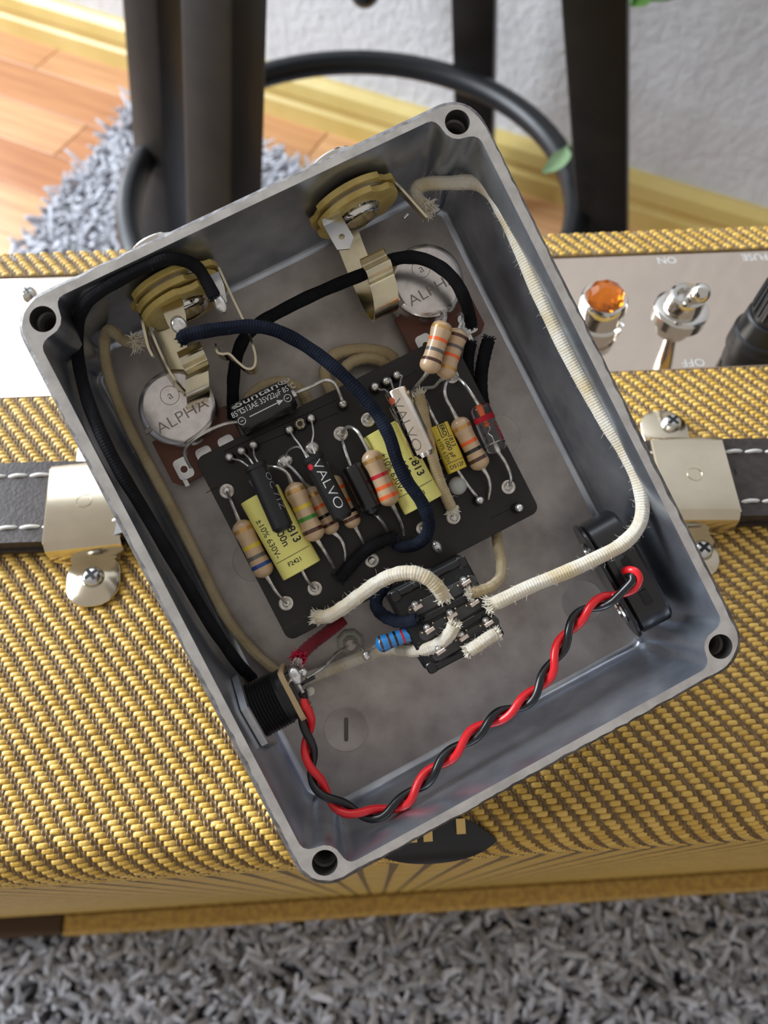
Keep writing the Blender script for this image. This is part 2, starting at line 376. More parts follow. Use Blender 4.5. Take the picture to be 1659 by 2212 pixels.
for r_ in range(11):
    off = 34+r_*bw; s0 = -1500+random.uniform(0, 420)
    for c_ in range(6):
        s_ = s0+c_*bl; p_ = wp(s_, off, FLOOR)
        q = R.T@(p_-C0); px = 829.5+FPX*q[0]/-q[2]; py = 1106-FPX*q[1]/-q[2]
        if not (-700 < px < 2300 and -350 < py < 800): continue
        o = bpy.data.objects.new('floor_board', pm); COL.objects.link(o); o.parent = floor_o; o.location = (p_*MM).tolist(); o.rotation_euler = (0, 0, ang)

# =================================================================== RUG
rugm = mat('rug_backing', (.10, .10, .11), .95)
m, t, b = nt('grey_shag'); g = t.nodes.new('ShaderNodeNewGeometry')
t.links.new(mix(t, (.27, .275, .30), (.64, .65, .72), g.outputs['Random Per Island']), b.inputs['Base Color']); b.inputs['Roughness'].default_value = .9; b.inputs['Sheen Weight'].default_value = .3
shag = m
poly = [(-255, 975), (-380, 640), (-560, 20), (-700, -420), (900, -420), (760, 330), (-40, 815)]
mb = MB(wld).prism(poly, (0, 0, FLOOR), A_, B_, H_, 5)
rug = solo('rug', mb, rugm, 'grey shaggy rug on the wooden floor under the amplifier', 'rug', (0, 300, FLOOR), wld, smooth=0)
def inpoly(x, y):
    ins = np.zeros(len(x), bool); n = len(poly)
    for i in range(n):
        (x1, y1), (x2, y2) = poly[i], poly[(i+1) % n]
        c = ((y1 > y) != (y2 > y)) & (x < (x2-x1)*(y-y1)/(y2-y1+1e-12)+x1); ins ^= c
    return ins
def tufts(xr, yr, sp, ht, rad):
    xs = np.arange(*xr, sp); ys = np.arange(*yr, sp); X, Y = np.meshgrid(xs, ys); X = X.ravel()+rng.uniform(-.5, .5, X.size)*sp; Y = Y.ravel()+rng.uniform(-.5, .5, Y.size)*sp
    k = inpoly(X, Y); X, Y = X[k], Y[k]; n = len(X)
    hh = ht*rng.uniform(.7, 1.25, n); dx = rng.normal(0, .45, n)*hh; dy = rng.normal(0, .45, n)*hh; rr = rad*rng.uniform(.7, 1.3, n)
    ts = np.array([0, .4, .75, 1]); rs = np.array([.7, 1.1, 1.15, .8]); V = []
    ca = np.array([0, 1, 2, 3, 4])*2*math.pi/5; ph = rng.uniform(0, 6, n)
    for tt, rr_ in zip(ts, rs):
        cx = X+dx*tt**1.6; cy = Y+dy*tt**1.6; cz = FLOOR+4+hh*(tt-.18*tt*tt)
        for a in ca: V.append(np.stack([cx+rr*rr_*np.cos(a+ph), cy+rr*rr_*np.sin(a+ph), cz], 1))
    V = np.stack(V, 1).reshape(-1, 3); F = []
    base = np.arange(n)*20; fq = [(i*5+k, i*5+(k+1) % 5, (i+1)*5+(k+1) % 5, (i+1)*5+k) for i in range(3) for k in range(5)]
    F = (base[:, None, None]+np.array(fq)[None]).reshape(-1, 4).tolist(); caps = (base[:, None]+np.array([15, 16, 17, 18, 19])[None]).tolist()
    return V, F+caps
V1, F1 = tufts((-420, 520), (-230, 60), 4.3, 24, 1.9); V2, F2 = tufts((-480, 60), (470, 990), 5.2, 22, 2.2)
V = np.vstack([V1, V2]); F = F1+[tuple(i+len(V1) for i in f) for f in F2]
mb = MB(wld); mb.v = [V]; mb.f = F; mb.mi = [0]*len(F); mb.uv = [np.zeros((len(V), 2))]
part('rug_pile', mb, shag, rug, kind='stuff', smooth=60)

# =================================================================== STOOL
st = thing('stool', 'black wooden stool with four splayed square legs and round foot ring behind the amplifier', 'stool', (10, 600, FLOOR), wld)
SC = np.array([10.0, 596.0])
legs = {'FL': ((485, 20, .05), (485, 400, 470)), 'R': ((1288, 0, .02), (1305, 490, 655)), 'B': ((1026, 0, -.04), (1027, 230, 800)), 'LB': ((332, 0, -.01), (352, 380, 700))}
def at_depth(px, py, dep): return R@(_ray(px, py)*dep)+C0
rots = math.radians(24)
LEGPOS = {}
for k, (A0, B0) in legs.items():
    b_ = at_depth(*B0); r0 = R@_ray(A0[0], A0[1]); sl = A0[2]; dp = (b_[1]+sl*(CAMH-b_[2]))/(r0[1]-sl*r0[2]); a_ = C0+r0*dp
    d_ = (b_-a_)/(b_[2]-a_[2])
    bot = a_+d_*(FLOOR+6-a_[2]); top = a_+d_*(70-a_[2]); LEGPOS[k] = (top, bot)
ax_ = nrm(np.array([math.cos(rots), math.sin(rots), 0])); ay_ = np.array([-ax_[1], ax_[0], 0])
for k, rot, kb, kt in (('FL', -33, .98, .72), ('R', -14, .95, 1.02), ('B', -12, .95, .95), ('LB', -33, .90, .74)):
    top, bot = LEGPOS[k]; a = math.radians(rot); ex = np.array([math.cos(a), math.sin(a), 0]); ey = np.array([-math.sin(a), math.cos(a), 0])
    wd = 42; v = []
    for c_, w_ in ((bot, wd*kb), (top, wd*kt)):
        for x, y in rrect(w_, w_, 3, 2): v.append(c_+ex*x+ey*y)
    n_ = len(v)//2
    part('leg', MB(wld).add(v, [(i, (i+1) % n_, n_+(i+1) % n_, n_+i) for i in range(n_)]+[tuple(range(n_))[::-1], tuple(range(n_, 2*n_))]), stoolm, st, smooth=35)
rc = np.array([8.5, 556.0, -249]); part('foot_ring', MB(wld).tube([rc+187*np.array([math.cos(a), math.sin(a), 0]) for a in np.linspace(0, 2*math.pi, 72, endpoint=False)], 10.5, 14, closed=True), ringm, st)
tc_ = np.mean([LEGPOS[k][0] for k in LEGPOS], axis=0)
part('seat', MB(wld).lathe((tc_[0], tc_[1], 70), H_, [(0, 172), (4, 178), (28, 178), (34, 172), (36, 160)], 48), stoolm, st)
bp = at_depth(788, -22, 760); part('bolt', MB(wld).ball(bp, 16, 14, 10).tube([bp, (bp[0], bp[1], 72)], 6, 8), blackp, st)
def leaf(name, label, pts, width, m, stem):
    t_ = thing(name, label, 'leaf', pts[0], wld)
    p = spline(pts, 6); n = len(p); v = []; f = []
    tg = np.gradient(p, axis=0)
    for i in range(n):
        u = i/(n-1); w_ = width*(math.sin(math.pi*min(1, u*.97+.03))**.7)+.3; s_ = nrm(np.cross(tg[i], H_))
        for x, dz in ((-1, 2), (-.5, .4), (0, -.8), (.5, .4), (1, 2)): v.append(p[i]+s_*x*w_+H_*dz*w_*.12)
        for x, dz in ((1, 2), (.5, .4), (0, -.8), (-.5, .4), (-1, 2)): v.append(p[i]+s_*x*w_+H_*(dz*w_*.12-.8))
    for i in range(n-1):
        for k in range(10): f.append((i*10+k, i*10+(k+1) % 10, (i+1)*10+(k+1) % 10, (i+1)*10+k))
    part('blade', MB(wld).add(v, f), m, t_); part('stem', MB(wld).tube(stem, 1.6, 6, smooth=4), m, t_)
c_ = at_depth(1365, 10, 560)
leaf('plant_leaf', 'broad green plant leaf at the upper right of the stool', [c_, at_depth(1400, -8, 555), at_depth(1440, -16, 550), at_depth(1510, -45, 545)], 17, leafm, [c_, c_+np.array([-6, 20, 30]), np.array([LEGPOS['R'][0][0], LEGPOS['R'][0][1]+20, 68])])
c_ = at_depth(1222, 322, 640)
leaf('plant_leaf', 'small pale green leaf hanging beside the right stool leg', [c_, at_depth(1215, 338, 636), at_depth(1196, 360, 632), at_depth(1172, 374, 628)], 7, leafp, [c_, at_depth(1240, 250, 680), np.array([LEGPOS['R'][0][0]-20, LEGPOS['R'][0][1]+24, 68])])

# =================================================================== AMPLIFIER
yb = W(829, 520, 0)[1]; p_b = W(829, 568, 0)[1]; p_f = W(829, 826, 0)[1]; yf = 17.3
amp = thing('guitar_amplifier', 'tweed covered guitar amplifier with chrome top panel on the grey rug', 'amplifier', (0, (yb+yf)/2, FLOOR+14), wld)
tweedbase = mat('tweed_brown_ground', (.17, .10, .032), .6, 0, (.26, .165, .06), 700, .35, .65, .4, .2, 1800)
m, t, b = nt('tweed_yellow_yarn'); g = t.nodes.new('ShaderNodeNewGeometry')
t.links.new(mix(t, (.62, .375, .055), (.80, .53, .125), g.outputs['Random Per Island']), b.inputs['Base Color'])
b.inputs['Roughness'].default_value = .42; b.inputs['Coat Weight'].default_value = .25; b.inputs['Coat Roughness'].default_value = .25
bump(t, b, noise(t, 2600, 2), .3, .08); yarn = m
m, t, b = nt('tweed_taupe_yarn'); g = t.nodes.new('ShaderNodeNewGeometry')
t.links.new(mix(t, (.15, .082, .024), (.27, .17, .075), g.outputs['Random Per Island']), b.inputs['Base Color'])
b.inputs['Roughness'].default_value = .42; b.inputs['Coat Weight'].default_value = .25; b.inputs['Coat Roughness'].default_value = .25; yarn2 = m
RR = 9.0; XL, XR = -380, 380; ZB = FLOOR+14
def arc(cy, cz, r, a0, a1, n=7): return [(cy+r*math.cos(math.radians(a)), cz+r*math.sin(math.radians(a))) for a in np.linspace(a0, a1, n)]
prof = [(yb, ZB)]+arc(yb-5, -5, 5, 0, 90, 5)+[(p_b+.6, 0)]+arc(p_b+.6, -.6, .6, 90, 180, 3)+[(p_b, -1.3), (p_f, -1.3)]+arc(p_f-.6, -.6, .6, 0, 90, 3)+arc(yf+RR, -RR, RR, 90, 180, 9)+[(yf, -RR-12), (yf+15, ZB+30), (yf+15, ZB)]
v = [];
for x in (XL, XR):
    for y, z in prof: v.append((x, y, z))
n_ = len(prof)
part('cabinet', MB(wld).add(v, [(k, (k+1) % n_, n_+(k+1) % n_, n_+k) for k in range(n_)]+[tuple(range(n_))[::-1], tuple(range(n_, 2*n_))]), tweedbase, amp, smooth=30)
# woven yarn, laid over the real surface: s = distance from the back edge over top, front rounding and front face
LT = yb-(yf+RR); SLOPE = .0402
def surf(x, s):
    x = np.asarray(x, float); s = np.asarray(s, float); a = np.clip((s-LT)/RR, 0, math.pi/2); d = np.clip(s-LT-RR*math.pi/2, 0, None)
    y = np.where(s < LT, yb-s, yf+RR-RR*np.sin(a)+np.clip(d-12, 0, None)*SLOPE); z = np.where(s < LT, 0, -RR+RR*np.cos(a))-d
    nn = np.stack([np.zeros_like(x), -np.sin(a), np.cos(a)], -1)
    return np.stack([x, y, z], -1), nn
PX, PS, SH = 4.38, 1.25, .97
def weave(s0, s1, xl, xr, grid, skip=None):
    js = np.arange(int(s0/PS), int(s1/PS)); out = []
    for j in js:
        s = j*PS+.6; f = (s-s0)/max(1, s1-s0); lo, hi = xl(s), xr(s)
        i0 = int(math.floor((lo-j*SH)/PX)); i1 = int(math.ceil((hi-j*SH)/PX)); i = np.arange(i0, i1+1); out.append(np.stack([i*PX+j*SH, np.full(len(i), s)], 1))
    c = np.vstack(out)
    if skip is not None: c = c[~skip(c)]
    return c
def patch(c, du, dv, hgt, tilt=0.0, jit=.1):          # c: centres; du,dv,hgt: grids of offsets (rows x cols)
    n = len(c); gy, gx = hgt.shape; j = rng.normal(0, jit, (n, 2)); ti = tilt+rng.normal(0, .09, n); hs = rng.uniform(.8, 1.15, n)
    X = c[:, 0, None, None]+j[:, 0, None, None]+du[None]+ti[:, None, None]*dv[None]; S = c[:, 1, None, None]+j[:, 1, None, None]+dv[None]*1.0-ti[:, None, None]*du[None]*.12
    p, nn = surf(X.reshape(n, -1), S.reshape(n, -1)); V = p+nn*(hgt.reshape(-1)[None, :, None]*hs[:, None, None])
    fq = [(r*gx+k, r*gx+k+1, (r+1)*gx+k+1, (r+1)*gx+k) for r in range(gy-1) for k in range(gx-1)]
    F = (np.arange(n)[:, None, None]*gx*gy+np.array(fq)[None]).reshape(-1, 4)[:, ::-1]
    return V.reshape(-1, 3), F.tolist()
def near(c): s = c[:, 1]; y = yb-s; return (y < p_b+.9) & (y > p_f-.9)
def grid(w_, h_, nx, ny, top, groove=0):
    u = np.linspace(-1, 1, nx); v_ = np.linspace(-1, 1, ny); U, V_ = np.meshgrid(u, v_)
    sh = np.sqrt(np.clip(1-np.abs(V_)**2.6, 0, 1)); du = U*w_/2*(.62+.38*sh); hh = top*np.clip(1-np.abs(U)**4, 0, 1)**.5*np.clip(1-np.abs(V_)**3, 0, 1)**.5
    if groove: hh = hh-groove*np.exp(-(V_/.22)**2)*(np.abs(U) < .8)
    return du, V_*h_/2, hh-.05
def joined(name, VF, m, sm):
    V = np.vstack([a for a, b in VF]); F = []; o_ = 0
    for a, b in VF: F += (np.array(b)+o_).tolist(); o_ += len(a)
    mb = MB(wld); mb.v = [V]; mb.f = F; mb.mi = [0]*len(F); mb.uv = [np.zeros((1, 2))]
    mb.uv = [np.zeros((len(V), 2))]; return part(name, mb, m, amp, kind='stuff', smooth=sm)
xl1 = lambda s: -150-max(0, s-60)*.0; xr1 = lambda s: 172
SE = LT+RR*math.pi/2+6
du, dv, hh = grid(2.75, 1.38, 6, 6, .62, .16)
c1 = weave(1, SE, xl1, xr1, None, near); y1 = patch(c1, du, dv, hh)
d_of = lambda s: max(0, s-LT-RR*1.57)
xl2 = lambda s: -112-d_of(s)*.66; xr2 = lambda s: 124+d_of(s)*.66
du3, dv3, hh3 = grid(7.4, 1.34, 5, 4, .25)
PXo, SHo = PX, SH; PX, SH = 8.8, 0.0
c2 = weave(SE, LT+RR*1.57+(-ZB)-RR-34, xl2, xr2, None); PX, SH = PXo, SHo; y2 = patch(c2, du3, dv3, hh3)
joined('tweed_yellow_weft', [y1, y2], yarn, 75)
du2, dv2, hh2 = grid(.72, 1.5, 4, 4, .42)
t1 = patch(c1+[PX*.5-.46, .1], du2, dv2, hh2, .12, .07); t2 = patch(c1+[PX*.5+.46, -.25], du2, dv2, hh2, .12, .07)
joined('tweed_brown_warp', [t1, t2], yarn2, 75)
part('bottom_lip', MB(wld).box((47.5, yf+8.5, ZB+14), A_, B_, H_, 505, 13, 27, 2), mat('lip_tweed', (.62, .38, .085), .5, 0, (.42, .25, .06), 260, .4, .6, .4, .4, 500), amp, label='golden tweed strip along the bottom of the front')
part('side_base', MB(wld).box((-292.5, yf+9.5, ZB+13), A_, B_, H_, 174, 13, 24, 2), mat('dark_brown_base', (.07, .035, .012), .6), amp, label='dark brown strip at the bottom left of the front')
# control panel
zp = -1.3
pan = part('control_panel', MB(wld).box((0, (p_b+p_f)/2, zp+.5), A_, B_, H_, 740, p_b-p_f-1.0, 1.0, .25), chrome, amp, label='mirror bright chrome control panel', smooth=30)
for s_, x, y in (('ON', 1440, 562), ('FUSE', 1630, 555), ('OFF', 1497, 783)): part('lettering', text(MB(wld), s_, 4.2, flat(W(x, y, zp+1), -A_, -B_, .05), .02), white, pan, smooth=0, label='white word '+s_)
def phillips(name, c, r, m, parent=None, label=None, nd=H_):
    mb = MB(wld).lathe(c, nd, [(-.5, r), (0, r), (.5*r, r*.86), (.72*r, r*.6), (.75*r, r*.5)], 20)
    k = r*.16; l = r*.62; mb2 = MB(wld)
    mb2.prism([(-k, -l), (k, -l), (k, -k), (l, -k), (l, k), (k, k), (k, l), (-k, l), (-k, k), (-l, k), (-l, -k), (-k, -k)], np.asarray(c)+np.asarray(nd)*(.74*r), nrm([1, .8, 0]), nrm([-.8, 1, 0]), nd, .06)
    o = part(name, mb, m, parent, label=label); part('cross_recess', mb2, boardh, o, smooth=0); return o
def phil_thing(name, label, c, r, m):
    t_ = thing(name, label, 'screw', c, wld); o = phillips('head', c, r, m, t_); return t_
phil_thing('panel_screw', 'chrome screw in the bright left end of the control panel', W(62, 636, zp+1.2), 2.6, nickel)
# pilot light
c = W(1290, 692, zp+1); pl = thing('pilot_light', 'amber faceted pilot lamp jewel in a chrome bezel on the control panel', 'lamp', c, wld)
part('bezel', MB(wld).lathe(c, H_, [(0, 8.2), (1.2, 8.2), (1.8, 7.2), (5.5, 6.9), (6, 7.4), (9.3, 7.2), (10, 6.6), (10, 6)], 40), nickel, pl)
jw = MB(wld).lathe(c+H_*9.2, H_, [(0, 6.1), (1.2, 6.1), (3.2, 5.1), (4.8, 3.2), (5.4, 1.2), (5.5, .01)], 9)
part('jewel', jw, amber, pl, smooth=0, label='amber glass jewel')
# toggle
c = W(1468, 676, zp+1); tg_ = thing('toggle_switch', 'chrome bat lever toggle switch between the words ON and OFF', 'switch', c, wld)
part('knurled_nut', MB(wld).lathe(c, H_, [(0, 8.6), (1.8, 8.6), (2.4, 8.0), (2.6, 6.4)], 60), nickel, tg_)
part('bushing', MB(wld).lathe(c+H_*2.4, H_, [(0, 6.0), (3, 6.0), (5.2, 5.4), (5.6, 4.6), (5.2, 3.4), (3.6, 2.6)], 32), nickel, tg_)
tip = W(1512, 634, 17.5); b0 = c+H_*5
part('lever', MB(wld).tube([b0, b0*.6+tip*.4, b0*.25+tip*.75, tip], [1.7, 2.0, 2.6, 2.9], 18).ball(tip, 3.0, 18, 12), nickel, tg_)
# fuse holder
c = W(1640, 733, zp+1); fh = thing('fuse_holder', 'black cylindrical fuse holder with ribbed cap at the right end of the control panel', 'fuse holder', c, wld)
part('collar', MB(wld).lathe(c, H_, [(0, 9), (3.5, 9), (4.2, 8.2), (10, 7.8), (10.6, 7.2)], 40), blacks, fh)
mb = MB(wld).lathe(c+H_*10.6, H_, [(0, 6.9), (12, 6.6), (13.2, 6.0), (13.6, 4.2), (13.0, 3.6)], 40)
for i in range(20): a = 2*math.pi*i/20; mb.tube([c+H_*12.5+7.0*np.array([math.cos(a), math.sin(a), 0]), c+H_*21.5+6.75*np.array([math.cos(a), math.sin(a), 0])], .5, 5)
part('cap', mb, blacks, fh)
# badge on the front edge
bs = LT+1.2; bt = thing('name_badge', 'thin black oval badge with tiny gold bars on the front edge of the amplifier', 'badge', surf([14], [bs])[0][0], wld)
xa, xb = W(800, 1850, 0)[0], W(1078, 1836, 0)[0]; v = []; f = []; NX = 40; NS = 10
def sp_(x, s, h): p, n = surf(np.array([x]), np.array([s])); return p[0]+n[0]*h
for lay in (.75, 1.5):
    for i in range(NX+1):
        u = -1+2*i/NX; x = (xa+xb)/2+u*(xb-xa)/2; hw = 6.3*max(0, 1-abs(u)**1.7)**.9+.05
        for j in range(NS+1): v.append(sp_(x, bs+5.5+(-1+2*j/NS)*hw, lay))
K = (NX+1)*(NS+1)
for i in range(NX):
    for j in range(NS):
        a = i*(NS+1)+j; q = (a, a+NS+1, a+NS+2, a+1); f += [tuple(q[::-1]), tuple(k+K for k in q)]
for i in range(NX):
    for j in (0, NS): a = i*(NS+1)+j; q = (a, a+K, a+NS+1+K, a+NS+1); f.append(q if j == 0 else q[::-1])
part('plate', MB(wld).add(v, f), badge, bt)
for px, s_ in ((893, 3.2), (927, 3.2), (1000, 2.2)):
    x = W(px, 1842, 0)[0]
    v = [sp_(x+i, bs+s_+j, h) for h in (1.4, 2.2) for i, j in ((-1, -1.3), (1, -1.3), (1, 1.3), (-1, 1.3))]
    part('gold_bar', MB(wld).add(v, [(0, 1, 2, 3), (7, 6, 5, 4)]+[(k, 4+k, 4+(k+1) % 4, (k+1) % 4) for k in range(4)]), gold, bt, smooth=0)
# handle
hy = (W(0, 1085, 6)[1]+W(1659, 1028, 6)[1])/2; slope = (W(1659, 1026, 6)[1]-W(0, 1086, 6)[1])/(W(1659, 1028, 6)[0]-W(0, 1085, 6)[0])
hd = thing('leather_handle', 'dark brown leather strap handle with white stitching across the amplifier top', 'handle', (0, hy, 3), wld)
def hz(x):
    u_ = hz0(x); pz = 1e9
    for dy in (-13, 13):
        X_ = np.array([x, hy+slope*x+dy, 0.0]); N_ = PN@R.T; O_ = ped([(0, 0, -3.2)])[0]; X_[2] = O_[2]-((X_-O_)[:2]@N_[:2])/N_[2]
        pz = min(pz, X_[2])
    return min(u_, pz-2.6) if abs(x) < 64 else u_
def hz0(x):
    a = abs(x)
    if a > 68: return 4.2+.8*math.cos(a/14)
    u = a/68; return 5+30*(1-u*u)**1.6
xs = np.linspace(-128, 135, 90); path = np.array([(x, hy+slope*x, hz(x)) for x in xs])
SW = 24.5
part('strap', MB(wld).strip(path, (slope*-1, 1, 0), SW, 3.6), leather, hd)
part('backing', MB(wld).strip(path-[0, 0, 2.3], (slope*-1, 1, 0), SW+1.5, 1.2), mat('leather_backing', (.03, .02, .017), .7), hd)
for side in (-1, 1):
    x = -127
    while x < 132:
        if abs(x) > 60 or True:
            pts = []
            for u in (0, .15, .5, .85, 1): xx = x+u*4.9; pts.append((xx, hy+slope*xx+side*7.9+.35*(u-.5), hz(xx)+1.55+.55*math.sin(math.pi*min(1, max(0, u)))))
            part('stitch', MB(wld).tube(pts, [.35, .55, .6, .55, .35], 6, smooth=2), thread, hd)
        x += 5.7
part('buckle_hole', MB(wld).lathe((W(1579, 1022, 6)[0], W(1579, 1022, 6)[1], 5.0), H_, [(0, 1.5), (1.45, 1.5)], 16), boardh, hd, label='dark punched hole')
def bracket(label, cx, cy, rot, offs):
    t_ = thing('handle_bracket', label, 'bracket', (cx, cy, .6), wld, group='handle brackets')
    a = math.radians(rot); ex = np.array([math.cos(a), math.sin(a), 0]); ey = np.array([-math.sin(a), math.cos(a), 0]); o = np.array([cx, cy, 0.0])
    hw, hh_ = offs['w']/2, 12.8; top = 8.4; lw = 6.8; lx = offs['lx']
    pth = []
    # bent plate: profile along ey
    mb = MB(wld); prof = [(-hh_-1.0, 1.1), (-hh_-.3, 2.4), (-hh_, 6.8), (-hh_+1.0, 8.0), (-hh_+2.2, top), (hh_-2.2, top), (hh_-1.0, 8.0), (hh_, 6.8), (hh_+.3, 2.4), (hh_+1.0, 1.1)]
    mb.strip([o+ey*y+H_*z for y, z in prof], ex, [hw*1.1, hw*2, hw*2, hw*2, hw*2, hw*2, hw*2, hw*2, hw*2, hw*1.1], .9)
    for s_ in (-1, 1): mb.strip([o+ex*s_*hw+ey*y+H_*(top-.55) for y in (-hh_+1.5, hh_-1.5)], H_, 1.3, .8)
    part('plate', mb, brk, t_, smooth=50)
    dm = o+H_*(top+.4); part('rivet_dimple', MB(wld).lathe(dm, H_, [(0, 2.1), (.18, 2.05), (.2, 1.85), (-.12, 1.7), (-.15, .4), (-.05, .2)], 28), brk, t_)
    for s_ in (-1, 1):
        lp = rrect(lw*2, 15, 6.0, 6); lp = np.array([(x+lx, y+s_*(hh_+6.4)) for x, y in lp])
        mb2 = MB(wld).prism(lp, o+H_*.6, ex, ey, H_, 1.0, .3)
        l = part('mounting_lug', mb2, brk, t_, smooth=50)
    return ex, ey, o
# left / right brackets (positions follow the plates of the photograph)
LBc = W(183, 1083, 8.4); ex, ey, o = bracket('nickel bracket holding the strap at the left, lower lug and screw in view', LBc[0], LBc[1], 4, dict(w=19.0, lx=1.0))
phil_thing('bracket_screw', 'cross-head screw in the lower lug of the left handle bracket', W(202, 1248, 1.5), 2.9, steel)
RBc = W(1500, 1026, 8.4); ex, ey, o = bracket('nickel bracket holding the strap at the right, beside the box', RBc[0], RBc[1], -3, dict(w=19.0, lx=-2.0))
phil_thing('bracket_screw', 'cross-head screw in the upper lug of the right handle bracket', W(1449, 916, 1.5), 2.9, steel)
phil_thing('bracket_screw', 'cross-head screw in the lower lug of the right bracket, half hidden by the box', W(1515, 1190, 1.5), 2.9, steel)

# =================================================================== ENCLOSURE
box = thing('aluminium_box', 'open die-cast aluminium effects pedal box tilted on the amplifier', 'enclosure', (0, 0, -3))
HX, HY_ = 41.9, 55.0
cor = [(-7.5, 2.35), (-5.2, 2.35), (-4.3, 2.15), (-3.7, 1.6), (-3.35, .8), (-3.2, 0), (-2.95, -1.2), (-2.26, -2.26), (-1.2, -2.95), (0, -3.2), (.8, -3.35), (1.6, -3.7), (2.2, -4.3), (2.5, -5.2), (2.5, -7.5)]
def inner(dx, dy, cx=0, cy=0, ex_=0):
    out = []
    for sx, sy, rev in ((1, 1, 0), (1, -1, 1), (-1, -1, 0), (-1, 1, 1)):
        c = cor[::-1] if rev else cor
        for x, y in c:
            kx = dx if x > 1.5 else (dx*.3 if x > -2 else dx*.3); ky = dy if y > 1.5 else dy*.3
            out.append((cx+sx*(HX+x-kx), cy+sy*(HY_+y-ky)))
    return np.array(out)
lev = [(28.0, 0, 0), (27.6, .12, .12), (14, .7, .55), (2.2, 1.3, 1.1), (.8, 1.6, 1.4), (.15, 2.3, 2.1), (0, 3.1, 2.9)]
rings = []
for h, dx, dy in lev: s_ = (28-h)/28; rings.append([(x, y, h) for x, y in inner(dx, dy, -1.2*s_, -.9*s_)])
n_ = len(rings[0]); v = [p for r_ in rings for p in r_]; f = []
for i in range(len(rings)-1):
    for k in range(n_): k2 = (k+1) % n_; f.append((i*n_+k, i*n_+k2, (i+1)*n_+k2, (i+1)*n_+k))
part('inner_walls', MB().add(v, f), wallm, box, smooth=50)
fv, ff = fill2d([[(x, y) for x, y, h in rings[-1]]]); part('box_floor', MB().add(fv, ff), cast, box, smooth=0)
holes = [circ(2.35, 28, (sx*HX, sy*HY_)) for sx in (-1, 1) for sy in (-1, 1)]
def dense(w_, h_, r, sp=1.1):
    p = rrect(w_, h_, r, 8); out = []
    for i in range(len(p)):
        a, b = p[i], p[(i+1) % len(p)]; k = max(1, int(round(np.linalg.norm(b-a)*DK[i] if False else np.linalg.norm(b-a)/sp)))
        out.append((a, b, k))
    return out
base_o = dense(94, 119.5, 6.6); KS = [k for a, b, k in base_o]
def ring_o(w_, h_, r):
    p = rrect(w_, h_, r, 8); out = []
    for i, k in enumerate(KS):
        a, b = p[i], p[(i+1) % len(p)]
        for j in range(k): out.append(a+(b-a)*j/k)
    return np.array(out)
outer = ring_o(94, 119.5, 6.6); lo_ = ring_o(94-2.6, 119.5-2.6, 5.6); hi_ = ring_o(94-.9, 119.5-.9, 6.3)
jn = rng.uniform(0, 1, len(outer)); jn = (jn+np.roll(jn, 1)*.8)/1.8; big_ = .5+.5*np.sin(np.linspace(0, 40, len(outer)))*np.sin(np.linspace(0, 23, len(outer))+1)
wgt = np.clip(.55*jn+.45*big_, 0, 1)[:, None]; o_in = hi_*(1-wgt)+lo_*wgt
fv, ff = fill2d([o_in, [(x, y) for x, y, h in rings[0]]]+holes); fv[:, 2] = 28.0; part('rim', MB().add(fv, ff), mill, box, smooth=0, label='bright milled rim of the box')
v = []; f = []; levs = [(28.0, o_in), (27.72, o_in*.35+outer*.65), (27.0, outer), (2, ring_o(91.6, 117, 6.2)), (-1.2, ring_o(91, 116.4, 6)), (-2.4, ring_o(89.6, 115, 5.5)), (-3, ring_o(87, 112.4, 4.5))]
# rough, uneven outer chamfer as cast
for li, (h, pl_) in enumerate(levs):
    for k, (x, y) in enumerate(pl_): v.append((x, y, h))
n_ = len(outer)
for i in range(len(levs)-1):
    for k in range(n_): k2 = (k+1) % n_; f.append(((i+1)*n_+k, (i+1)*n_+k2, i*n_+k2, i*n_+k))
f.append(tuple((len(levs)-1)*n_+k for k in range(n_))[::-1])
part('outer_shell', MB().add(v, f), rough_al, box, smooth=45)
for hc in [(sx*HX, sy*HY_) for sx in (-1, 1) for sy in (-1, 1)]:
    pr = [(0, 2.35), (-.3, 2.3), (-3.2, 2.15), (-3.6, 1.75)]
    for k in range(16): pr += [(-3.6-k*.8-.2, 1.75), (-3.6-k*.8-.6, 1.45)]
    pr += [(-17.5, 1.4), (-17.5, .01)]
    part('screw_hole', MB().lathe((hc[0], hc[1], 28.0), H_, pr, 28, cap0=False), mat('threaded_bore', (.22, .21, .20), .35, .9), box, smooth=30)
for (x, y), r_ in (((-30.3, -42.4), 4.9), ((29.2, -42.1), 4.9), ((-31.4, -.4), 4.6), ((29.6, -.5), 4.6)):
    mb = MB().lathe((x, y, 0), H_, [(0, r_), (.07, r_-.05), (.09, r_-.2), (.04, r_-.32), (.04, .01)], 40)
    if x < 0 and y < -20:
        d_ = nrm(P(748, 1600, 0)-P(748, 1550, 0)); e_ = np.cross(H_, d_); mb.prism(rrect(5.2, .9, .44, 4), (x, y, .05), d_, e_, H_, .12, mi=1)
    part('ejector_mark', mb, [cast, mat('dark_slot', (.13, .12, .115), .5, .4)], box, smooth=30)

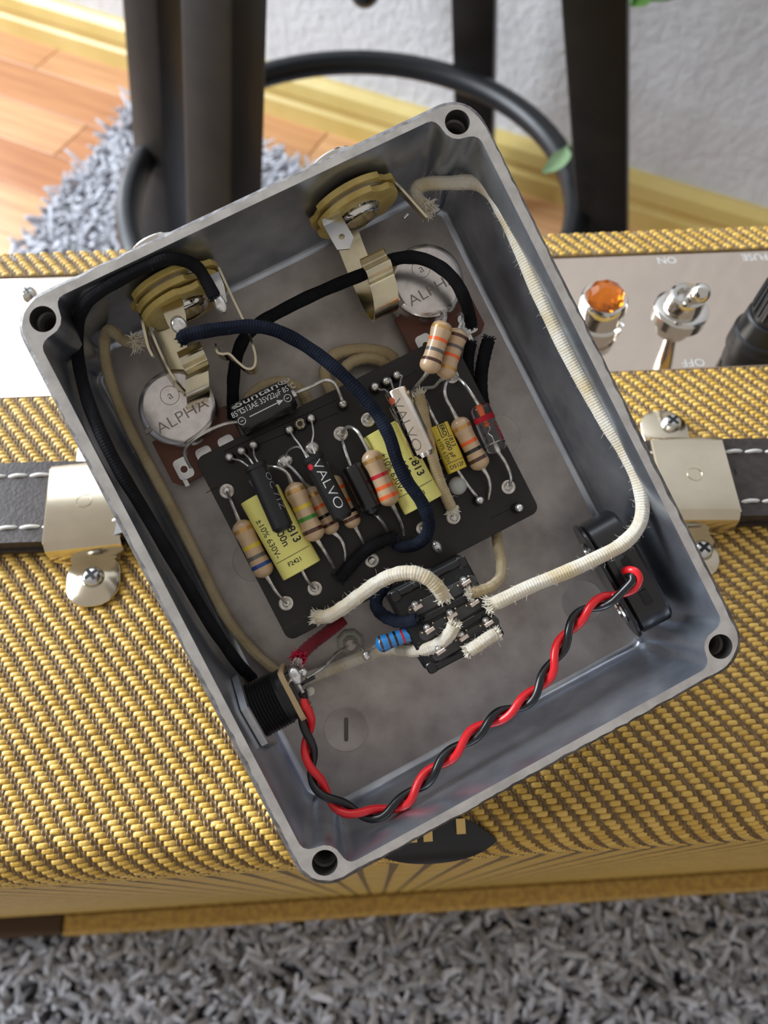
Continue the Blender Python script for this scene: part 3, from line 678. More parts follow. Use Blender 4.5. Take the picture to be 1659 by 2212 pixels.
# =================================================================== CIRCUIT BOARD
BH = 9.0; BC = np.array([-1.9, 2.5]); 
bd = thing('circuit_board', 'black turret circuit board with rounded corners in the middle of the box', 'circuit board', (BC[0], BC[1], BH-1.6))
EY = [(490, 1061), (618, 1303), (680, 1271), (736, 937), (803, 1210), (914, 1142), (795, 907), (1098, 1052), (979, 1117), (976, 813)]
mb = MB(); outline = np.array([P(425, 990, BH)[:2], P(974, 716, BH)[:2], P(1166, 1107, BH)[:2], P(618, 1386, BH)[:2]])
cx_, cy_ = outline.mean(0); wB = abs(outline[1][0]-outline[0][0]+outline[2][0]-outline[3][0])/2; hB = abs(outline[0][1]-outline[3][1]+outline[1][1]-outline[2][1])/2
rb = rrect(wB, hB, 1.8, 5)+[cx_, cy_]
mb.prism(rb, (0, 0, BH-1.6), A_, B_, H_, 1.6, .08); part('board', mb, boardm, bd, smooth=30)
def eyelet(px, py, r=1.5):
    p = P(px, py, BH); mb = MB().lathe(p, H_, [(0, r), (.22, r*.98), (.34, r*.8), (.26, r*.62), (.02, r*.5)], 26)
    o = part('eyelet', mb, eyem, bd); mb = MB().ball(p+H_*.12, r*.6, 12, 6, (1, 1, .45)); part('solder_fill', mb, solder, o); return p
for e_ in EY: eyelet(*e_)
# a hollow ringed post between the two solder posts, plus round solder posts
p = P(648, 915, BH+1.6); part('hollow_post', MB().lathe((p[0], p[1], BH), H_, [(0, 1.45), (1.1, 1.3)], 8).lathe((p[0], p[1], BH+1.0), H_, [(0, 1.05), (.6, 1.05), (.7, .9), (.5, .7), (.5, .62), (.0, .6)], 24, 1), [blackp, brass], bd)
def post(px, py, h=3.0, r=.85):
    p = P(px, py, BH+h); mb = MB().lathe((p[0], p[1], BH), H_, [(0, r*1.35), (h*.5, r*1.2), (h*.8, r)], 14)
    o = part('post', mb, blackp, bd); part('solder_ball', MB().ball((p[0], p[1], BH+h), r, 14, 10, (1, 1, 1)), solder, o); return np.array([p[0], p[1], BH+h])
posts = {k: post(*k) for k in [(495, 987), (521, 974), (547, 961), (625, 928), (672, 903), (810, 835), (835, 823), (858, 810), (741, 872), (1122, 1097), (1037, 1081)]}
part('solder_blob', MB().ball(P(615, 997, BH+.5), 1.5, 14, 8, (1.2, 1, .6)), solder, bd); part('solder_blob', MB().ball(P(674, 968, BH+.3), 1.5, 14, 8, (1, 1, .5)), solder, bd)
part('solder_blob', MB().ball(P(944, 1181, BH+.6), 1.25, 14, 8, (.8, 1.2, .8)), solder, bd); part('solder_blob', MB().ball(P(850, 1165, BH+1), .9, 10, 8, (.7, 1.4, .8)), solder, bd)
mb = MB()
for a_, b_ in (((485, 975), (725, 865)), ((560, 960), (730, 892)), ((800, 860), (900, 800)), ((445, 1065), (470, 1052)), ((1130, 1085), (1060, 1120))):
    part('scored_line', MB().tube([P(*a_, BH), P(*b_, BH)], .07, 4), boardh, bd)
mb = MB()
d_ = nrm(P(700, 1315, BH)-P(600, 1365, BH)); v_ = np.cross(H_, d_); pc = P(655, 1335, BH)
for q in range(26): mb.box(pc+d_*(-5+q*.42)+v_*rng.uniform(-.4, .4)+H_*.02, nrm(d_+v_*rng.normal(0, .8)), v_, H_, rng.uniform(.2, .5), .09, .06)
part('stamped_marks', mb, mat('glossy_stamp', (.10, .09, .08), .2, .3), bd, smooth=0, kind='stuff')
p = P(989, 1049, BH+2); nt_ = part('nylon_head', MB().lathe((p[0], p[1], BH), H_, [(0, 1.6), (1.0, 1.9), (1.9, 1.95), (2.7, 1.6), (3.2, .9), (3.35, .1)], 26), nyl, bd, label='milky white nylon standoff head')
for sx, sy in ((-24, 16), (20, -14), (-24, -12)): part('standoff', MB().lathe((sx, sy, 0), H_, [(0, 2), (BH-1.6, 2)], 12), nyl, bd)

# =================================================================== COMPONENTS
def axial(p0, p1): d = nrm(p1-p0); return d, np.linalg.norm(p1-p0)
def resistor(label, a, b, h, dia, bnd, leads, body=tan, hb=None, bw=.065):
    p0 = P(*a, h); p1 = P(*b, hb if hb is not None else h); d, L = axial(p0, p1); r = pmm(dia, h)/2
    t_ = thing('resistor', label, 'resistor', (p0+p1)/2-H_*r, group='resistors on and around the circuit board')
    prof = lambda u: r*(1.0 if .12 < u < .0 else 1)
    us = np.array([0, .012, .04, .08, .13, .20, .26, .32, .5, .68, .74, .80, .87, .92, .96, .988, 1]); rs = np.array([.12, .36, .68, .9, 1, 1, .95, .89, .88, .89, .95, 1, 1, .9, .68, .36, .12])*r
    part('body', MB().lathe(p0, d, [(u*L, q) for u, q in zip(us, rs)], 26), body, t_, label='bright blue body' if body is blue else None)
    for u, cn in bnd:
        f0 = lambda x: np.interp(x, us, rs)+.025
        pr = [(u*L-bw*L/2, f0(u-bw/2)-.05), (u*L-bw*L/2+.02, f0(u-bw/2)), (u*L, f0(u)), (u*L+bw*L/2-.02, f0(u+bw/2)), (u*L+bw*L/2, f0(u+bw/2)-.05)]
        part('band', MB().lathe(p0, d, pr, 26), bands[cn], t_, label=cn+' band')
    for k, ld in enumerate(leads):
        if not ld: continue
        st_ = p0 if k == 0 else p1; pts = [st_+(-d if k else d)*.3]+[P(*q[:2], q[2]) for q in ld]
        part('lead', MB().tube(pts, [.55, .36, .36, .36, .34], 8, smooth=5), tin, t_)
    return t_
resistor('tan resistor banded gold, yellow, grey and blue, leftmost on the board', (516, 1124), (577, 1246), 11.6, 46, ((.17, 'gold'), (.46, 'yellow'), (.64, 'grey'), (.79, 'blue')), ([(503, 1092, 11.5), (490, 1062, 9.2)], [(598, 1280, 11.2), (619, 1303, 9.3)]))
resistor('tan resistor banded gold, yellow, green and brown, right of the black transistor', (630, 1043), (686, 1168), 14.0, 47, ((.14, 'gold'), (.42, 'yellow'), (.61, 'green'), (.82, 'brown')), ([(620, 1022, 15), (600, 1010, 15.5), (570, 1008, 13), (552, 1003, 9.5)], [(705, 1197, 12.4), (722, 1226, 9.2)]))
resistor('slim tan resistor banded red, black and brown, tucked left of the red-dotted transistor', (668, 1052), (722, 1153), 11.2, 38, ((.17, 'gold'), (.42, 'orange'), (.62, 'black'), (.8, 'brown')), ([(655, 1040, 11.5), (635, 1016, 10.6), (616, 999, 9.6)], [(736, 1165, 11), (745, 1188, 10.2), (746, 1212, 9.2)]))
resistor('tan resistor mostly hidden between the two black cylinders', (715, 1028), (768, 1140), 11.2, 38, ((.25, 'orange'), (.5, 'orange'), (.7, 'black'), (.83, 'brown')), ([(708, 1010, 10), (705, 1000, 9.2)], [(778, 1158, 10.4), (791, 1181, 9.2)]))
resistor('tan resistor banded gold, red and twice orange, right of the plain black capacitor', (796, 973), (848, 1092), 14.0, 46, ((.18, 'gold'), (.46, 'red'), (.66, 'orange'), (.83, 'orange')), ([(786, 955, 14.6), (770, 930, 14), (752, 922, 12), (738, 934, 9.3)], [(860, 1115, 12), (868, 1135, 10.6), (872, 1156, 9.2)]))
resistor('tan resistor banded gold, orange, grey and brown, front one of the tilted pair', (959, 694), (924, 806), 19, 47, ((.14, 'gold'), (.38, 'orange'), (.58, 'grey'), (.77, 'brown')), ([(963, 682, 18), (958, 672, 14), (952, 680, 8)], [(913, 818, 17), (898, 836, 14), (890, 850, 9.3)]))
resistor('tan resistor banded brown, grey, orange and gold, rear one of the tilted pair', (993, 710), (958, 818), 16, 45, ((.17, 'brown'), (.38, 'grey'), (.56, 'orange'), (.8, 'gold')), ([(999, 690, 15), (998, 677, 12), (990, 680, 8)], [(948, 825, 14), (937, 836, 12), (915, 838, 9.6)]))
resistor('tan resistor banded gold, orange, black and brown, left of the glass diode', (986, 903), (1044, 1014), 12.0, 45, ((.19, 'gold'), (.47, 'orange'), (.63, 'black'), (.8, 'brown')), ([(975, 882, 12.6), (962, 855, 13), (963, 830, 12), (976, 813, 9.3)], [(1054, 1030, 12), (1059, 1052, 11), (1055, 1078, 9.4)]))
resistor('bright blue resistor with dark bands between switch and clear lamp holder', (812, 1396), (903, 1361), 15.0, 37, ((.13, 'brown'), (.32, 'brown'), (.47, 'black'), (.63, 'red'), (.84, 'brown')), ([(800, 1402, 13), (794, 1418, 11)], [(912, 1355, 16), (929, 1357, 18.5)]), body=blue, bw=.055)

def yellow_cap(label, tl, tr, br, bl, h, th, m, lines, group=None, leads=()):
    q = [P(*c, h+th*.4) for c in (tl, tr, br, bl)]; p0 = (q[0]+q[1])/2; p1 = (q[2]+q[3])/2; p0[2] = p1[2] = h; d, L = axial(p0, p1)
    wd = (np.linalg.norm((q[1]-q[0])[:2])+np.linalg.norm((q[2]-q[3])[:2]))/2; s_ = np.cross(d, H_)*-1
    if s_[0] < 0: s_ = -s_
    t_ = thing('film_capacitor', label, 'capacitor', (p0+p1)/2-H_*th/2, group=group)
    N = 40; ex_ = 2.6; outl = []
    for i in range(N):
        a = 2*math.pi*i/N; outl.append((wd/2*np.sign(math.cos(a))*abs(math.cos(a))**(2/ex_), th/2*np.sign(math.sin(a))*abs(math.sin(a))**(2/ex_)))
    mb = MB().prism(outl, p0, s_, H_, d, L, .12); part('body', mb, m, t_, smooth=35)
    top = lambda x: th/2*(max(0, 1-abs(x/(wd/2))**ex_))**(1/ex_)+.03
    mb = MB()
    for txt, size, along, across, rot, bold in lines:
        if rot == 0: pf = lambda x, y: p0+d*(along*L+x)+s_*(across*wd/2+y)+H_*top(across*wd/2+y)
        else: pf = lambda x, y: p0+d*(along*L-y)+s_*(across*wd/2+x)+H_*top(across*wd/2+x)
        if txt == 'LINE': mb.strip([pf(x, 0) for x in np.linspace(-wd*.44, wd*.44, 13)], d, .1, .03)
        elif txt == 'BOX':
            a_, b_ = size
            for (x0, y0), (x1, y1) in (((-a_, -b_), (a_, -b_)), ((a_, -b_), (a_, b_)), ((a_, b_), (-a_, b_)), ((-a_, b_), (-a_, -b_))): mb.tube([pf(x0, y0), pf(x1, y1)], .07, 4)
        else: text(mb, txt, size, pf, bold)
    part('print', mb, ink, t_, smooth=0)
    for k, ld in leads: part('lead', MB().tube([(p0 if k == 0 else p1)+(d if k == 0 else -d)*.5]+[P(*c[:2], c[2]) for c in ld], .34, 8, smooth=5), tin, t_)
    return t_
big = [('±10% 630V-', 1.75, .50, -.62, 0, .0), ('100n', 2.1, .55, -.02, 0, .015), ('1813', 2.3, .56, .52, 0, .04), ('LINE', 0, .79, 0, 1, 0), ('F2421', 1.25, .87, -.05, 1, .015), ('V', 1.9, .30, -.05, 0, .03)]
yellow_cap('large pale yellow film capacitor half under the black transistor, at the left', (517, 1087), (600, 1046), (692, 1210), (611, 1257), 12.6, 5.8, yel, big, 'large yellow film capacitors', leads=[(1, [(665, 1255, 11.5), (680, 1272, 9.3)]), (0, [(550, 1052, 11), (540, 1040, 9.3)])])
big2 = [l for l in big]
yellow_cap('large pale yellow film capacitor crossed by the blue-black wire, at centre', (786, 944), (868, 902), (958, 1067), (877, 1114), 12.2, 5.8, yel, big2, 'large yellow film capacitors', leads=[(0, [(822, 905, 13), (805, 893, 12), (795, 905, 9.3)]), (1, [(925, 1115, 11.5), (916, 1140, 9.4)])])
sm = [('ERO', 1.25, .14, .10, 0, .03), ('BOX', (1.35, .78), .14, .10, 0, 0), ('1813', 1.3, .40, .48, 0, .01), ('1000 pF', 1.35, .52, -.02, 0, .01), ('±10% 630V-', 1.15, .54, -.62, 0, .0), ('LINE', 0, .80, 0, 1, 0), ('D512F', 1.15, .90, 0, 1, .01)]
yellow_cap('small golden yellow film capacitor marked 1000 pF beside the metal transistor', (930, 924), (967, 909), (1013, 1005), (969, 1026), 11.8, 4.0, yel2, sm, leads=[(0, [(932, 893, 12), (920, 864, 9.8)]), (1, [(1000, 1033, 11.4), (1018, 1058, 10.4), (1033, 1076, 9.8)])])

def canister(name, label, cat, a, b, h, dia, m, ha=None, group=None, red=None, txt=None, leads=(), flare=True, tang=0, cupped=False, tsx=1.0):
    p0 = P(*a, ha or h); p1 = P(*b, h); d, L = axial(p0, p1); r = pmm(dia, h)/2
    t_ = thing(name, label, cat, (p0+p1)/2-H_*r, group=group)
    pr = ([(0, r*.7), (.05, r*1.10), (.9, r*1.10), (1.15, r)] if flare else [(0, r*.6), (.12, r*.93), (.4, r)])+[(L*.5, r), (L-r*.35, r), (L-r*.24, r*.9), (L, r*.7), (L+.01, .02)]
    part('can', MB().lathe(p0, d, pr, 36), m, t_, smooth=35)
    e1 = nrm(H_-(H_@d)*d); s_ = np.cross(d, e1); s_ = s_ if s_[0] > 0 else -s_
    def cyl(along, th0, lift=.03):
        def f_(x, y): a_ = th0+y/r; return p0+d*(along+x)+(r+lift)*(math.cos(a_)*e1+math.sin(a_)*s_)
        return f_
    if red: mb = MB(); pf = cyl(red[0], red[1]); c = [(0, 0)]+[tuple(q) for k_ in (.35, .7, 1) for q in circ(red[2]*k_, 18)]; mb.add([pf(x, y) for x, y in c], [(0, 1+i, 1+(i+1) % 18) for i in range(18)]+[(1+k_*18+i, 1+k_*18+18+i, 1+k_*18+18+(i+1) % 18, 1+k_*18+(i+1) % 18) for k_ in (0, 1) for i in range(18)]); part('red_dot', mb, bands['red'] if m is not steelcan else mat('dull_red', (.5, .10, .05), .5), t_, smooth=0)
    if txt: mb = MB(); text(mb, txt[0], txt[1], cyl(L*txt[2], txt[3]), txt[4], tsx); part('print', mb, txt[5], t_, smooth=0)
    for ld in leads: part('lead', MB().tube([p0+d*.3+s_*ld[0]]+[np.asarray(c, float) if len(c) == 3 and not isinstance(c, tuple) else P(*c) for c in ld[1]], .2 if flare or m is steelcan else .34, 7, smooth=6), tin, t_)
    return t_, p0, p1, d, r
steelcan = mat('metal_can', (.86, .78, .68), .13, 1, (.78, .68, .55), 300, .4, .7, .12, .05, 900)
G = 'small transistors with wire leads'
canister('transistor', 'plain black cylinder transistor lying over the left yellow capacitor', 'transistor', (551, 1004), (614, 1146), 17.5, 46, blacks, 16.5, G, txt=('OC 71Z', 2.0, .45, .85, -.025, mat('grey_print', (.30, .30, .30), .5)), tsx=1.15,
         leads=[(-1, [(520, 996, 15.5), (505, 992, 13.5), posts[(495, 987)]]), (-.2, [(538, 990, 15.5), (530, 982, 14), posts[(521, 974)]]), (.8, [(550, 985, 15), posts[(547, 961)]])])
canister('transistor', 'black cylinder transistor with red dot and white lettering', 'transistor', (673, 986), (744, 1121), 16.5, 46, blacks, 16, G, red=(2.0, -.62, .62), txt=('VALVO', 2.7, .47, .12, -.03, white), tsx=1.25,
         leads=[(-1, [(650, 965, 14.5), (635, 945, 13.5), posts[(625, 928)]]), (-.4, [(650, 968, 14), (636, 966, 13), (622, 975, 11), (615, 994, 9.8)]), (.8, [(674, 960, 15), (677, 935, 14), posts[(672, 903)]])])
canister('transistor', 'shiny metal can transistor with dull red dot, right of the blue-black wire', 'transistor', (853, 842), (919, 987), 17.5, 56, steelcan, 17.5, G, red=(2.0, -.78, .75), txt=('VALVO', 2.8, .52, -.45, -.035, mat('worn_print', (.16, .13, .11), .5)), flare=False, tsx=1.25,
         leads=[(-1.4, [(832, 842, 15.5), (822, 842, 14), posts[(810, 835)]]), (-.3, [(846, 828, 15), (842, 818, 14), posts[(835, 823)]]), (.9, [(866, 820, 15), (869, 812, 14), posts[(858, 810)]])])
t_, p0, p1, d, r = canister('capacitor', 'plain black electrolytic capacitor without lettering, between transistor and resistor', 'capacitor', (757, 1006), (806, 1104), 13.5, 46, blackp, flare=False, leads=[(0, [(750, 985, 13), (742, 960, 12), (737, 942, 9.4)])])
part('end_seal', MB().lathe(p1+d*-.2, d, [(0, r*.8), (.4, r*.72), (.9, r*.35), (1.4, r*.22)], 20), blackp, t_); part('lead', MB().tube([p1, P(826, 1128, 12), P(836, 1147, 9.3)], .34, 8), tin, t_)
# horizontal electrolytic
t_, p0, p1, d, r = canister('capacitor', 'black axial electrolytic capacitor with white lettering and arrow, above the board', 'capacitor', (513, 911), (631, 852), 12.0, 74, blackp, flare=False)
e1 = nrm(H_-(H_@d)*d); up = np.cross(e1, d)*-1; up = up if up[1] > 0 else -up; L = np.linalg.norm(p1-p0)
def cyl(x, y): a_ = y/r; return p0+d*x+(r+.04)*(math.cos(a_)*e1+math.sin(a_)*up)
mb = MB()
text(mb, 'Suntan®', 2.6, lambda x, y: cyl(L*.58+x, y+r*.84), .02, 1.35); text(mb, 'TS13AE 35V22µF 85°C', 1.75, lambda x, y: cyl(L*.60+x, y+r*.26), .0, .74)
text(mb, '85°C', 1.75, lambda x, y: cyl(L*.08+x, y+r*.26), .0, .74); text(mb, '®', 1.5, lambda x, y: cyl(L*.08+x, y+r*.74), .02)
def stroke(pts, w_): mb.strip([cyl(*q) for q in pts], e1*0+up, w_, .03)
mb.tube([cyl(L*.22+i*L*.05, -r*.22) for i in range(11)], .11, 5)
mb.add([cyl(L*.72, -r*.22-.55), cyl(L*.72+1.3, -r*.22), cyl(L*.72, -r*.22+.55)], [(0, 1, 2)])
for x0 in (.08, .90):
    mb.tube([cyl(L*x0+.72*math.cos(a), -r*.24+.72*math.sin(a)) for a in np.linspace(0, 2*math.pi, 24, endpoint=False)], .08, 4, closed=True); mb.tube([cyl(L*x0-.3, -r*.24), cyl(L*x0+.3, -r*.24)], .09, 4)
part('print', mb, white, t_, smooth=0)
part('bead', MB().lathe(p1-d*.1, d, [(0, 1.0), (.8, 1.0), (1.0, .8), (1.3, .4)], 16), solder, t_)
part('lead', MB().tube([p1+d*.5, P(670, 836, 12), P(700, 822, 12.4), P(722, 828, 12), P(734, 852, 11.4), posts[(741, 872)]], .36, 8, smooth=6), tin, t_)
part('lead', MB().tube([p0-d*.0, P(485, 916, 12), P(455, 928, 12), P(425, 945, 11.5), P(403, 965, 10.5), P(400, 985, 9), P(412, 1010, 7)], .36, 8, smooth=6), tin, t_)

# glass diode
p0 = P(1033, 874, 13.2); p1 = P(1077, 978, 13.2); d, L = axial(p0, p1); r = pmm(46, 13)/2; e1 = nrm(H_-(H_@d)*d); s_ = np.cross(d, e1); s_ = s_ if s_[0] > 0 else -s_
dd = thing('glass_diode', 'clear glass diode with dark red stripe and red lettering, rightmost on the board', 'diode', (p0+p1)/2-H_*r)
part('glass_tube', MB().lathe(p0, d, [(0, .3), (.1, r*.5), (.5, r*.88), (1.0, r), (L-1.0, r), (L-.5, r*.88), (L-.1, r*.5), (L, .3)], 36), glass, dd)
part('red_stripe', MB().lathe(p0+d*L*.24, d, [(0, r+.0), (.02, r+.03), (1.15, r+.03), (1.17, r)], 36), redink, dd, smooth=35)
mb = MB(); text(mb, 'OA81', 1.5, lambda x, y: p0+d*(L*.62+x)+(r+.03)*(math.cos(.75+y/r)*e1+math.sin(.75+y/r)*s_), .04, 1.15); part('print', mb, redink, dd, smooth=0)
part('electrode', MB().tube([p0+d*.3, p0+d*L*.42], [.55, .32], 10).ball(p0+d*L*.42, .5, 10, 6), orangeg, dd, label='orange-red inner electrode')
part('whisker', MB().tube([p0+d*L*.42, p0+d*L*.5+e1*.3+s_*.2, p0+d*L*.58-e1*.2-s_*.2, p0+d*L*.66+e1*.2, p0+d*L*.8], .09, 5, smooth=4).lathe(p0+d*L*.78, d, [(0, r*.8), (.15, r*.8)], 20).tube([p0+d*L*.78, p1], [.35, .45], 8), tin, dd)
part('lead', MB().tube([p0+d*.2, P(1018, 850, 13), P(1000, 826, 11.5), P(985, 813, 9.6)], .36, 8, smooth=5), tin, dd)
part('lead', MB().tube([p1-d*.2, P(1092, 1000, 12.6), P(1103, 1028, 11.2), P(1101, 1050, 9.3)], .36, 8, smooth=5), tin, dd)

# =================================================================== POTENTIOMETERS
def pot(label, px, py, legs_px):
    c = P(px, py, 10.2); c[2] = 0; t_ = thing('potentiometer', label, 'potentiometer', c, group='round potentiometers')
    part('shell', MB().lathe(c+H_*1.5, H_, [(0, 8.0), (6.9, 8.0), (8.0, 7.7), (8.55, 7.1), (8.7, 6.5), (8.7, .01)], 56), potm, t_, smooth=30)
    mb = MB(); o = c+H_*10.2
    # marks lie square to the box; same slant as in the photograph
    ex = nrm(A_*.98+B_*.0+A_*.02); ex = nrm(P(px+60, py-34, 10.2)-P(px, py, 10.2)); ex[2] = 0; ex = nrm(ex); ey = np.cross(H_, ex)
    text(mb, 'ALPHA', 3.3, flat(o-ey*2.3, ex, ey, .02), -.02, 1.15); text(mb, 'a', 2.5, flat(o+ey*2.6, ex, ey, .02), -.01)
    mb.tube([o+ey*2.6+1.9*(math.cos(a)*ex+math.sin(a)*ey)+H_*.01 for a in np.linspace(0, 2*math.pi, 32, endpoint=False)], .055, 4, closed=True)
    part('engraving', mb, engr, t_, smooth=0)
    part('notch', MB().box(c+nrm([-1, -.25, 0])*7.5+H_*9.7, A_, B_, H_, 1.5, 1.0, 1.2, .1), engr, t_)
    wf = MB(); pl = [(-8.6, -3), (8.6, -3), (8.6, -12.6), (7.2, -14), (-7.2, -14), (-8.6, -12.6)]; wf.prism(pl[::-1], c+H_*2.2, A_, B_, H_, 1.6, .1); part('terminal_wafer', wf, phenr, t_)
    for x in (-5.2, 0, 5.2):
        v_, f_ = fill2d([rrect(3.4, 4.6, .9, 3)+[x, -11.0], circ(.75, 14, (x, -11.2))], .3); v_ = v_+c+[0, 0, 3.85]
        part('lug', MB().add(v_, f_).box(c+[x-.9, -13.9, 4.0], A_, B_, H_, .9, 1.6, .3), steel, t_, smooth=0)
    part('bushing', MB().lathe(c-H_*10, H_, [(0, 3), (0, 3.4), (11.5, 3.4)], 20), nickel, t_)
    part('knob', MB().lathe(c-H_*13, H_, [(0, 6.5), (.8, 7.2), (8, 7.6), (8.5, 7)], 32), blackp, t_, label='black control knob under the box')
    return c
pot('round silver potentiometer at the left, beside the left-hand jack', 381, 878, None)
pot('round silver potentiometer crossed by a black wire, upper right', 923, 604, None)

# =================================================================== JACKS
def wafer(o, th, r=9.2, ph=0):
    pts = []
    for i in range(48):
        a = 2*math.pi*i/48+ph; k = (i % 16); rr = r*(.90 if k in (3, 4, 5) else 1.0); pts.append((rr*math.cos(a), rr*math.sin(a)))
    return MB().prism(pts, o, A_, H_, -B_, th, .12)
def jack(label, a0, h0, n):
    t_ = thing('jack_socket', label, 'jack socket', (a0, 56, h0-9), group='phenolic jack sockets on the far wall')
    o = np.array([a0, 0, h0]); b = 55.4
    part('washer', MB().lathe(o+B_*(b+.9), -B_, [(0, 7), (.7, 7)], 32), mat('brown_washer', (.10, .05, .03), .5), t_)
    part('wafer', wafer(o+B_*b, 1.2, 9.5, .2), phen, t_)
    for i in range(n-1): part('wafer', wafer(o+B_*(b-2.0-1.9*i), 1.25, 9.0, .5+i*.3), phen, t_)
    bl = b-2.0-1.9*(n-2)-1.3
    part('contact_ring', MB().lathe(o+B_*(b-1.2), -B_, [(0, 7.6), (.5, 7.6)], 32), steel, t_)
    part('bushing', MB().lathe(o+B_*(bl+2), -B_, [(0, 5.0), (1.8, 5.0), (2.2, 4.4), (2.6, 4.4), (3.2, 4.0), (3.4, 3.5), (3.2, 3.1), (1.0, 3.0), (1.0, .01)], 36), nickel, t_)
    part('outer_nut', MB().lathe(o+B_*58.8, B_, [(0, 7.2), (2.6, 7.0), (3.0, 6.4)], 6).lathe(o+B_*61, B_, [(0, 5.2), (2.6, 5.2), (3.1, 4.7), (3.1, 3.3)], 30), nickel, t_)
    return t_, o, bl
j1, o1, bl = jack('yellow phenolic jack socket with empty holed lug, at the top right', 20.4, 14.5, 2)
ac = 18.2
part('tip_spring', MB().strip([(ac, 54, 7.5), (ac-.6, 50, 6.6), (ac-1.2, 43, 6.4), (ac-1.7, 37, 7.6), (ac-1.9, 33.5, 9.8), (ac-1.9, 32.0, 13), (ac-1.6, 32.6, 16), (ac-.9, 34.8, 17.8), (ac-.3, 37.2, 17.6), (ac, 38.4, 17.0), (ac+.2, 39.8, 18.2), (ac+.2, 41.6, 17.2), (ac+.2, 42.6, 18.6)], A_, 5.4, .45, smooth=5), brass, j1, smooth=60)
q0, q1, q2, q3 = P(707, 487, 21), P(748, 462, 21), P(761, 520, 20), P(734, 549, 20)
lugp = [(-2, 3.2), (2, 3.2), (2, -1.9), (.2, -3.7), (-2, -2.6)]; ctr = P(735, 508, 20.5); ey_ = nrm((q0+q1)/2-(q2+q3)/2); ex_ = A_
v_, f_ = fill2d([[(x, y) for x, y in lugp], circ(.62, 16, (0, -.6))], .4); part('holed_lug', MB().add([ctr+nrm(A_*1+B_*.05)*x+nrm(B_*.93+H_*-.25)*y+H_*z for x, y, z in v_], f_), steel, j1, smooth=0, label='empty steel lug with a round hole')
part('lug_base', MB().strip([ctr+nrm(B_*.93+H_*-.25)*3.2, (ctr[0]+.3, 52.5, 19.5)], A_, 4, .4), steel, j1)
part('sleeve_lug', MB().strip([(28.6, 54.6, 14), (29.4, 55.0, 14.2), (30.2, 53, 14.4), (31.2, 49.5, 14.6), (32.3, 45.2, 14.8)], H_, [2.6, 2.6, 2.6, 2.0, 2.0], .5, smooth=3), brass, j1, smooth=60)
part('eyelet_pin', MB().tube([(28.4, 47.6, 14), (29.6, 48, 14)], .35, 8), steel, j1)
j2, o2, bl = jack('yellow phenolic jack socket with soldered black wires, at the upper left', -18.9, 14.5, 3)
ac = -21.2
part('soldered_lug', MB().strip([(-20.6, 51, 20), (-20.8, 49.5, 21), (-21.2, 46.6, 21.6), (-21.8, 43.6, 21.4)], A_, [4.2, 4.2, 3.8, 2.2], .45, smooth=3), brass, j2)
part('solder_joint', MB().ball((-21.3, 45.5, 22), 1.7, 14, 10, (.9, 1.1, .5)), solder, j2)
part('tip_spring', MB().strip([(-24.4, 53, 7.5), (-24.8, 48, 6.6), (-25.6, 41, 6.2), (-26.3, 36.2, 7.6), (-26, 33.6, 10), (-25.3, 33.0, 13), (-24.4, 33.8, 16), (-23.2, 35.8, 17.8), (-22.4, 37.4, 17.2), (-22.2, 38.8, 16.2), (-22.0, 40.4, 17.6), (-21.9, 42.4, 16.6)], A_, 4.9, .45, smooth=5), brass, j2, smooth=60)
part('side_lug', MB().strip([(-26.8, 54, 16), (-27.2, 51.5, 16.5), (-28.0, 48, 17), (-28.6, 45.4, 17.4), (-28.7, 43.6, 17.4)], H_, [3, 3, 2.6, 2.2, 1.6], .5, smooth=3), brass, j2)
part('side_strip', MB().strip([(-27.3, 51, 13), (-27.8, 46, 13), (-28.0, 40, 12.4), (-27.2, 36, 11)], nrm(H_+A_*.3), 3.4, .45, smooth=3), brass, j2)
part('ring_spring', MB().strip([(-9.6, 53.6, 15), (-9.9, 47, 15.2), (-10.1, 41, 15.4), (-10.9, 35.5, 15.6), (-12.2, 33.2, 15.6), (-13.7, 33.4, 15.6), (-14.7, 35.4, 15.6), (-15.4, 37.4, 15.6), (-16.6, 38.0, 15.6), (-17.3, 38.8, 15.6), (-16.9, 40.4, 15.6)], H_, 5.2, .45, smooth=5), brass, j2, smooth=60)
part('top_lug', MB().strip([(-11.6, 51.5, 21), (-11.8, 48.6, 22), (-12.3, 45.2, 22.4)], A_, [3, 3, 2], .45), steel, j2)
part('solder_joint', MB().ball(P(475, 655, 22.5), 1.5, 14, 10, (.8, 1.5, .7)), solder, j2)

# =================================================================== FOOTSWITCH
sw = thing('foot_switch', 'black nine-terminal foot switch body below the circuit board', 'switch', (0, -27.5, 0))
o = (P(992, 1196, 17)+P(1098, 1362, 17)+P(937, 1454, 17)+P(833, 1300, 17))/4; SWC = o.copy(); SWH = 17.0
part('switch_body', MB().prism(rrect(17.6, 17.8, 1.0, 3), (o[0], o[1], .4), A_, B_, H_, 12.6, .4).prism(rrect(17.2, 15.6, 1.3, 4), (o[0], o[1], 13), A_, B_, H_, SWH-13, .5), blacks, sw, smooth=30)
for s_ in (-1, 1):
    part('edge_rail', MB().box((o[0]+.2, o[1]+s_*8.2, SWH-.4), A_, B_, H_, 13.8, 1.5, 1.6, .3), blackp, sw)
    for s2 in (-1, 1): part('corner_foot', MB().prism(rrect(2.2, 2.4, .8, 4), (o[0]+s2*7.4, o[1]+s_*7.9, SWH-1.6), A_, B_, H_, 1.8, .25), blackp, sw)
LUG = {}
lugpx = [[(903, 1312), (965, 1290), (1008, 1259)], [(929, 1362), (979, 1330), (1026, 1303)], [(953, 1408), (1003, 1378), (1057, 1347)]]
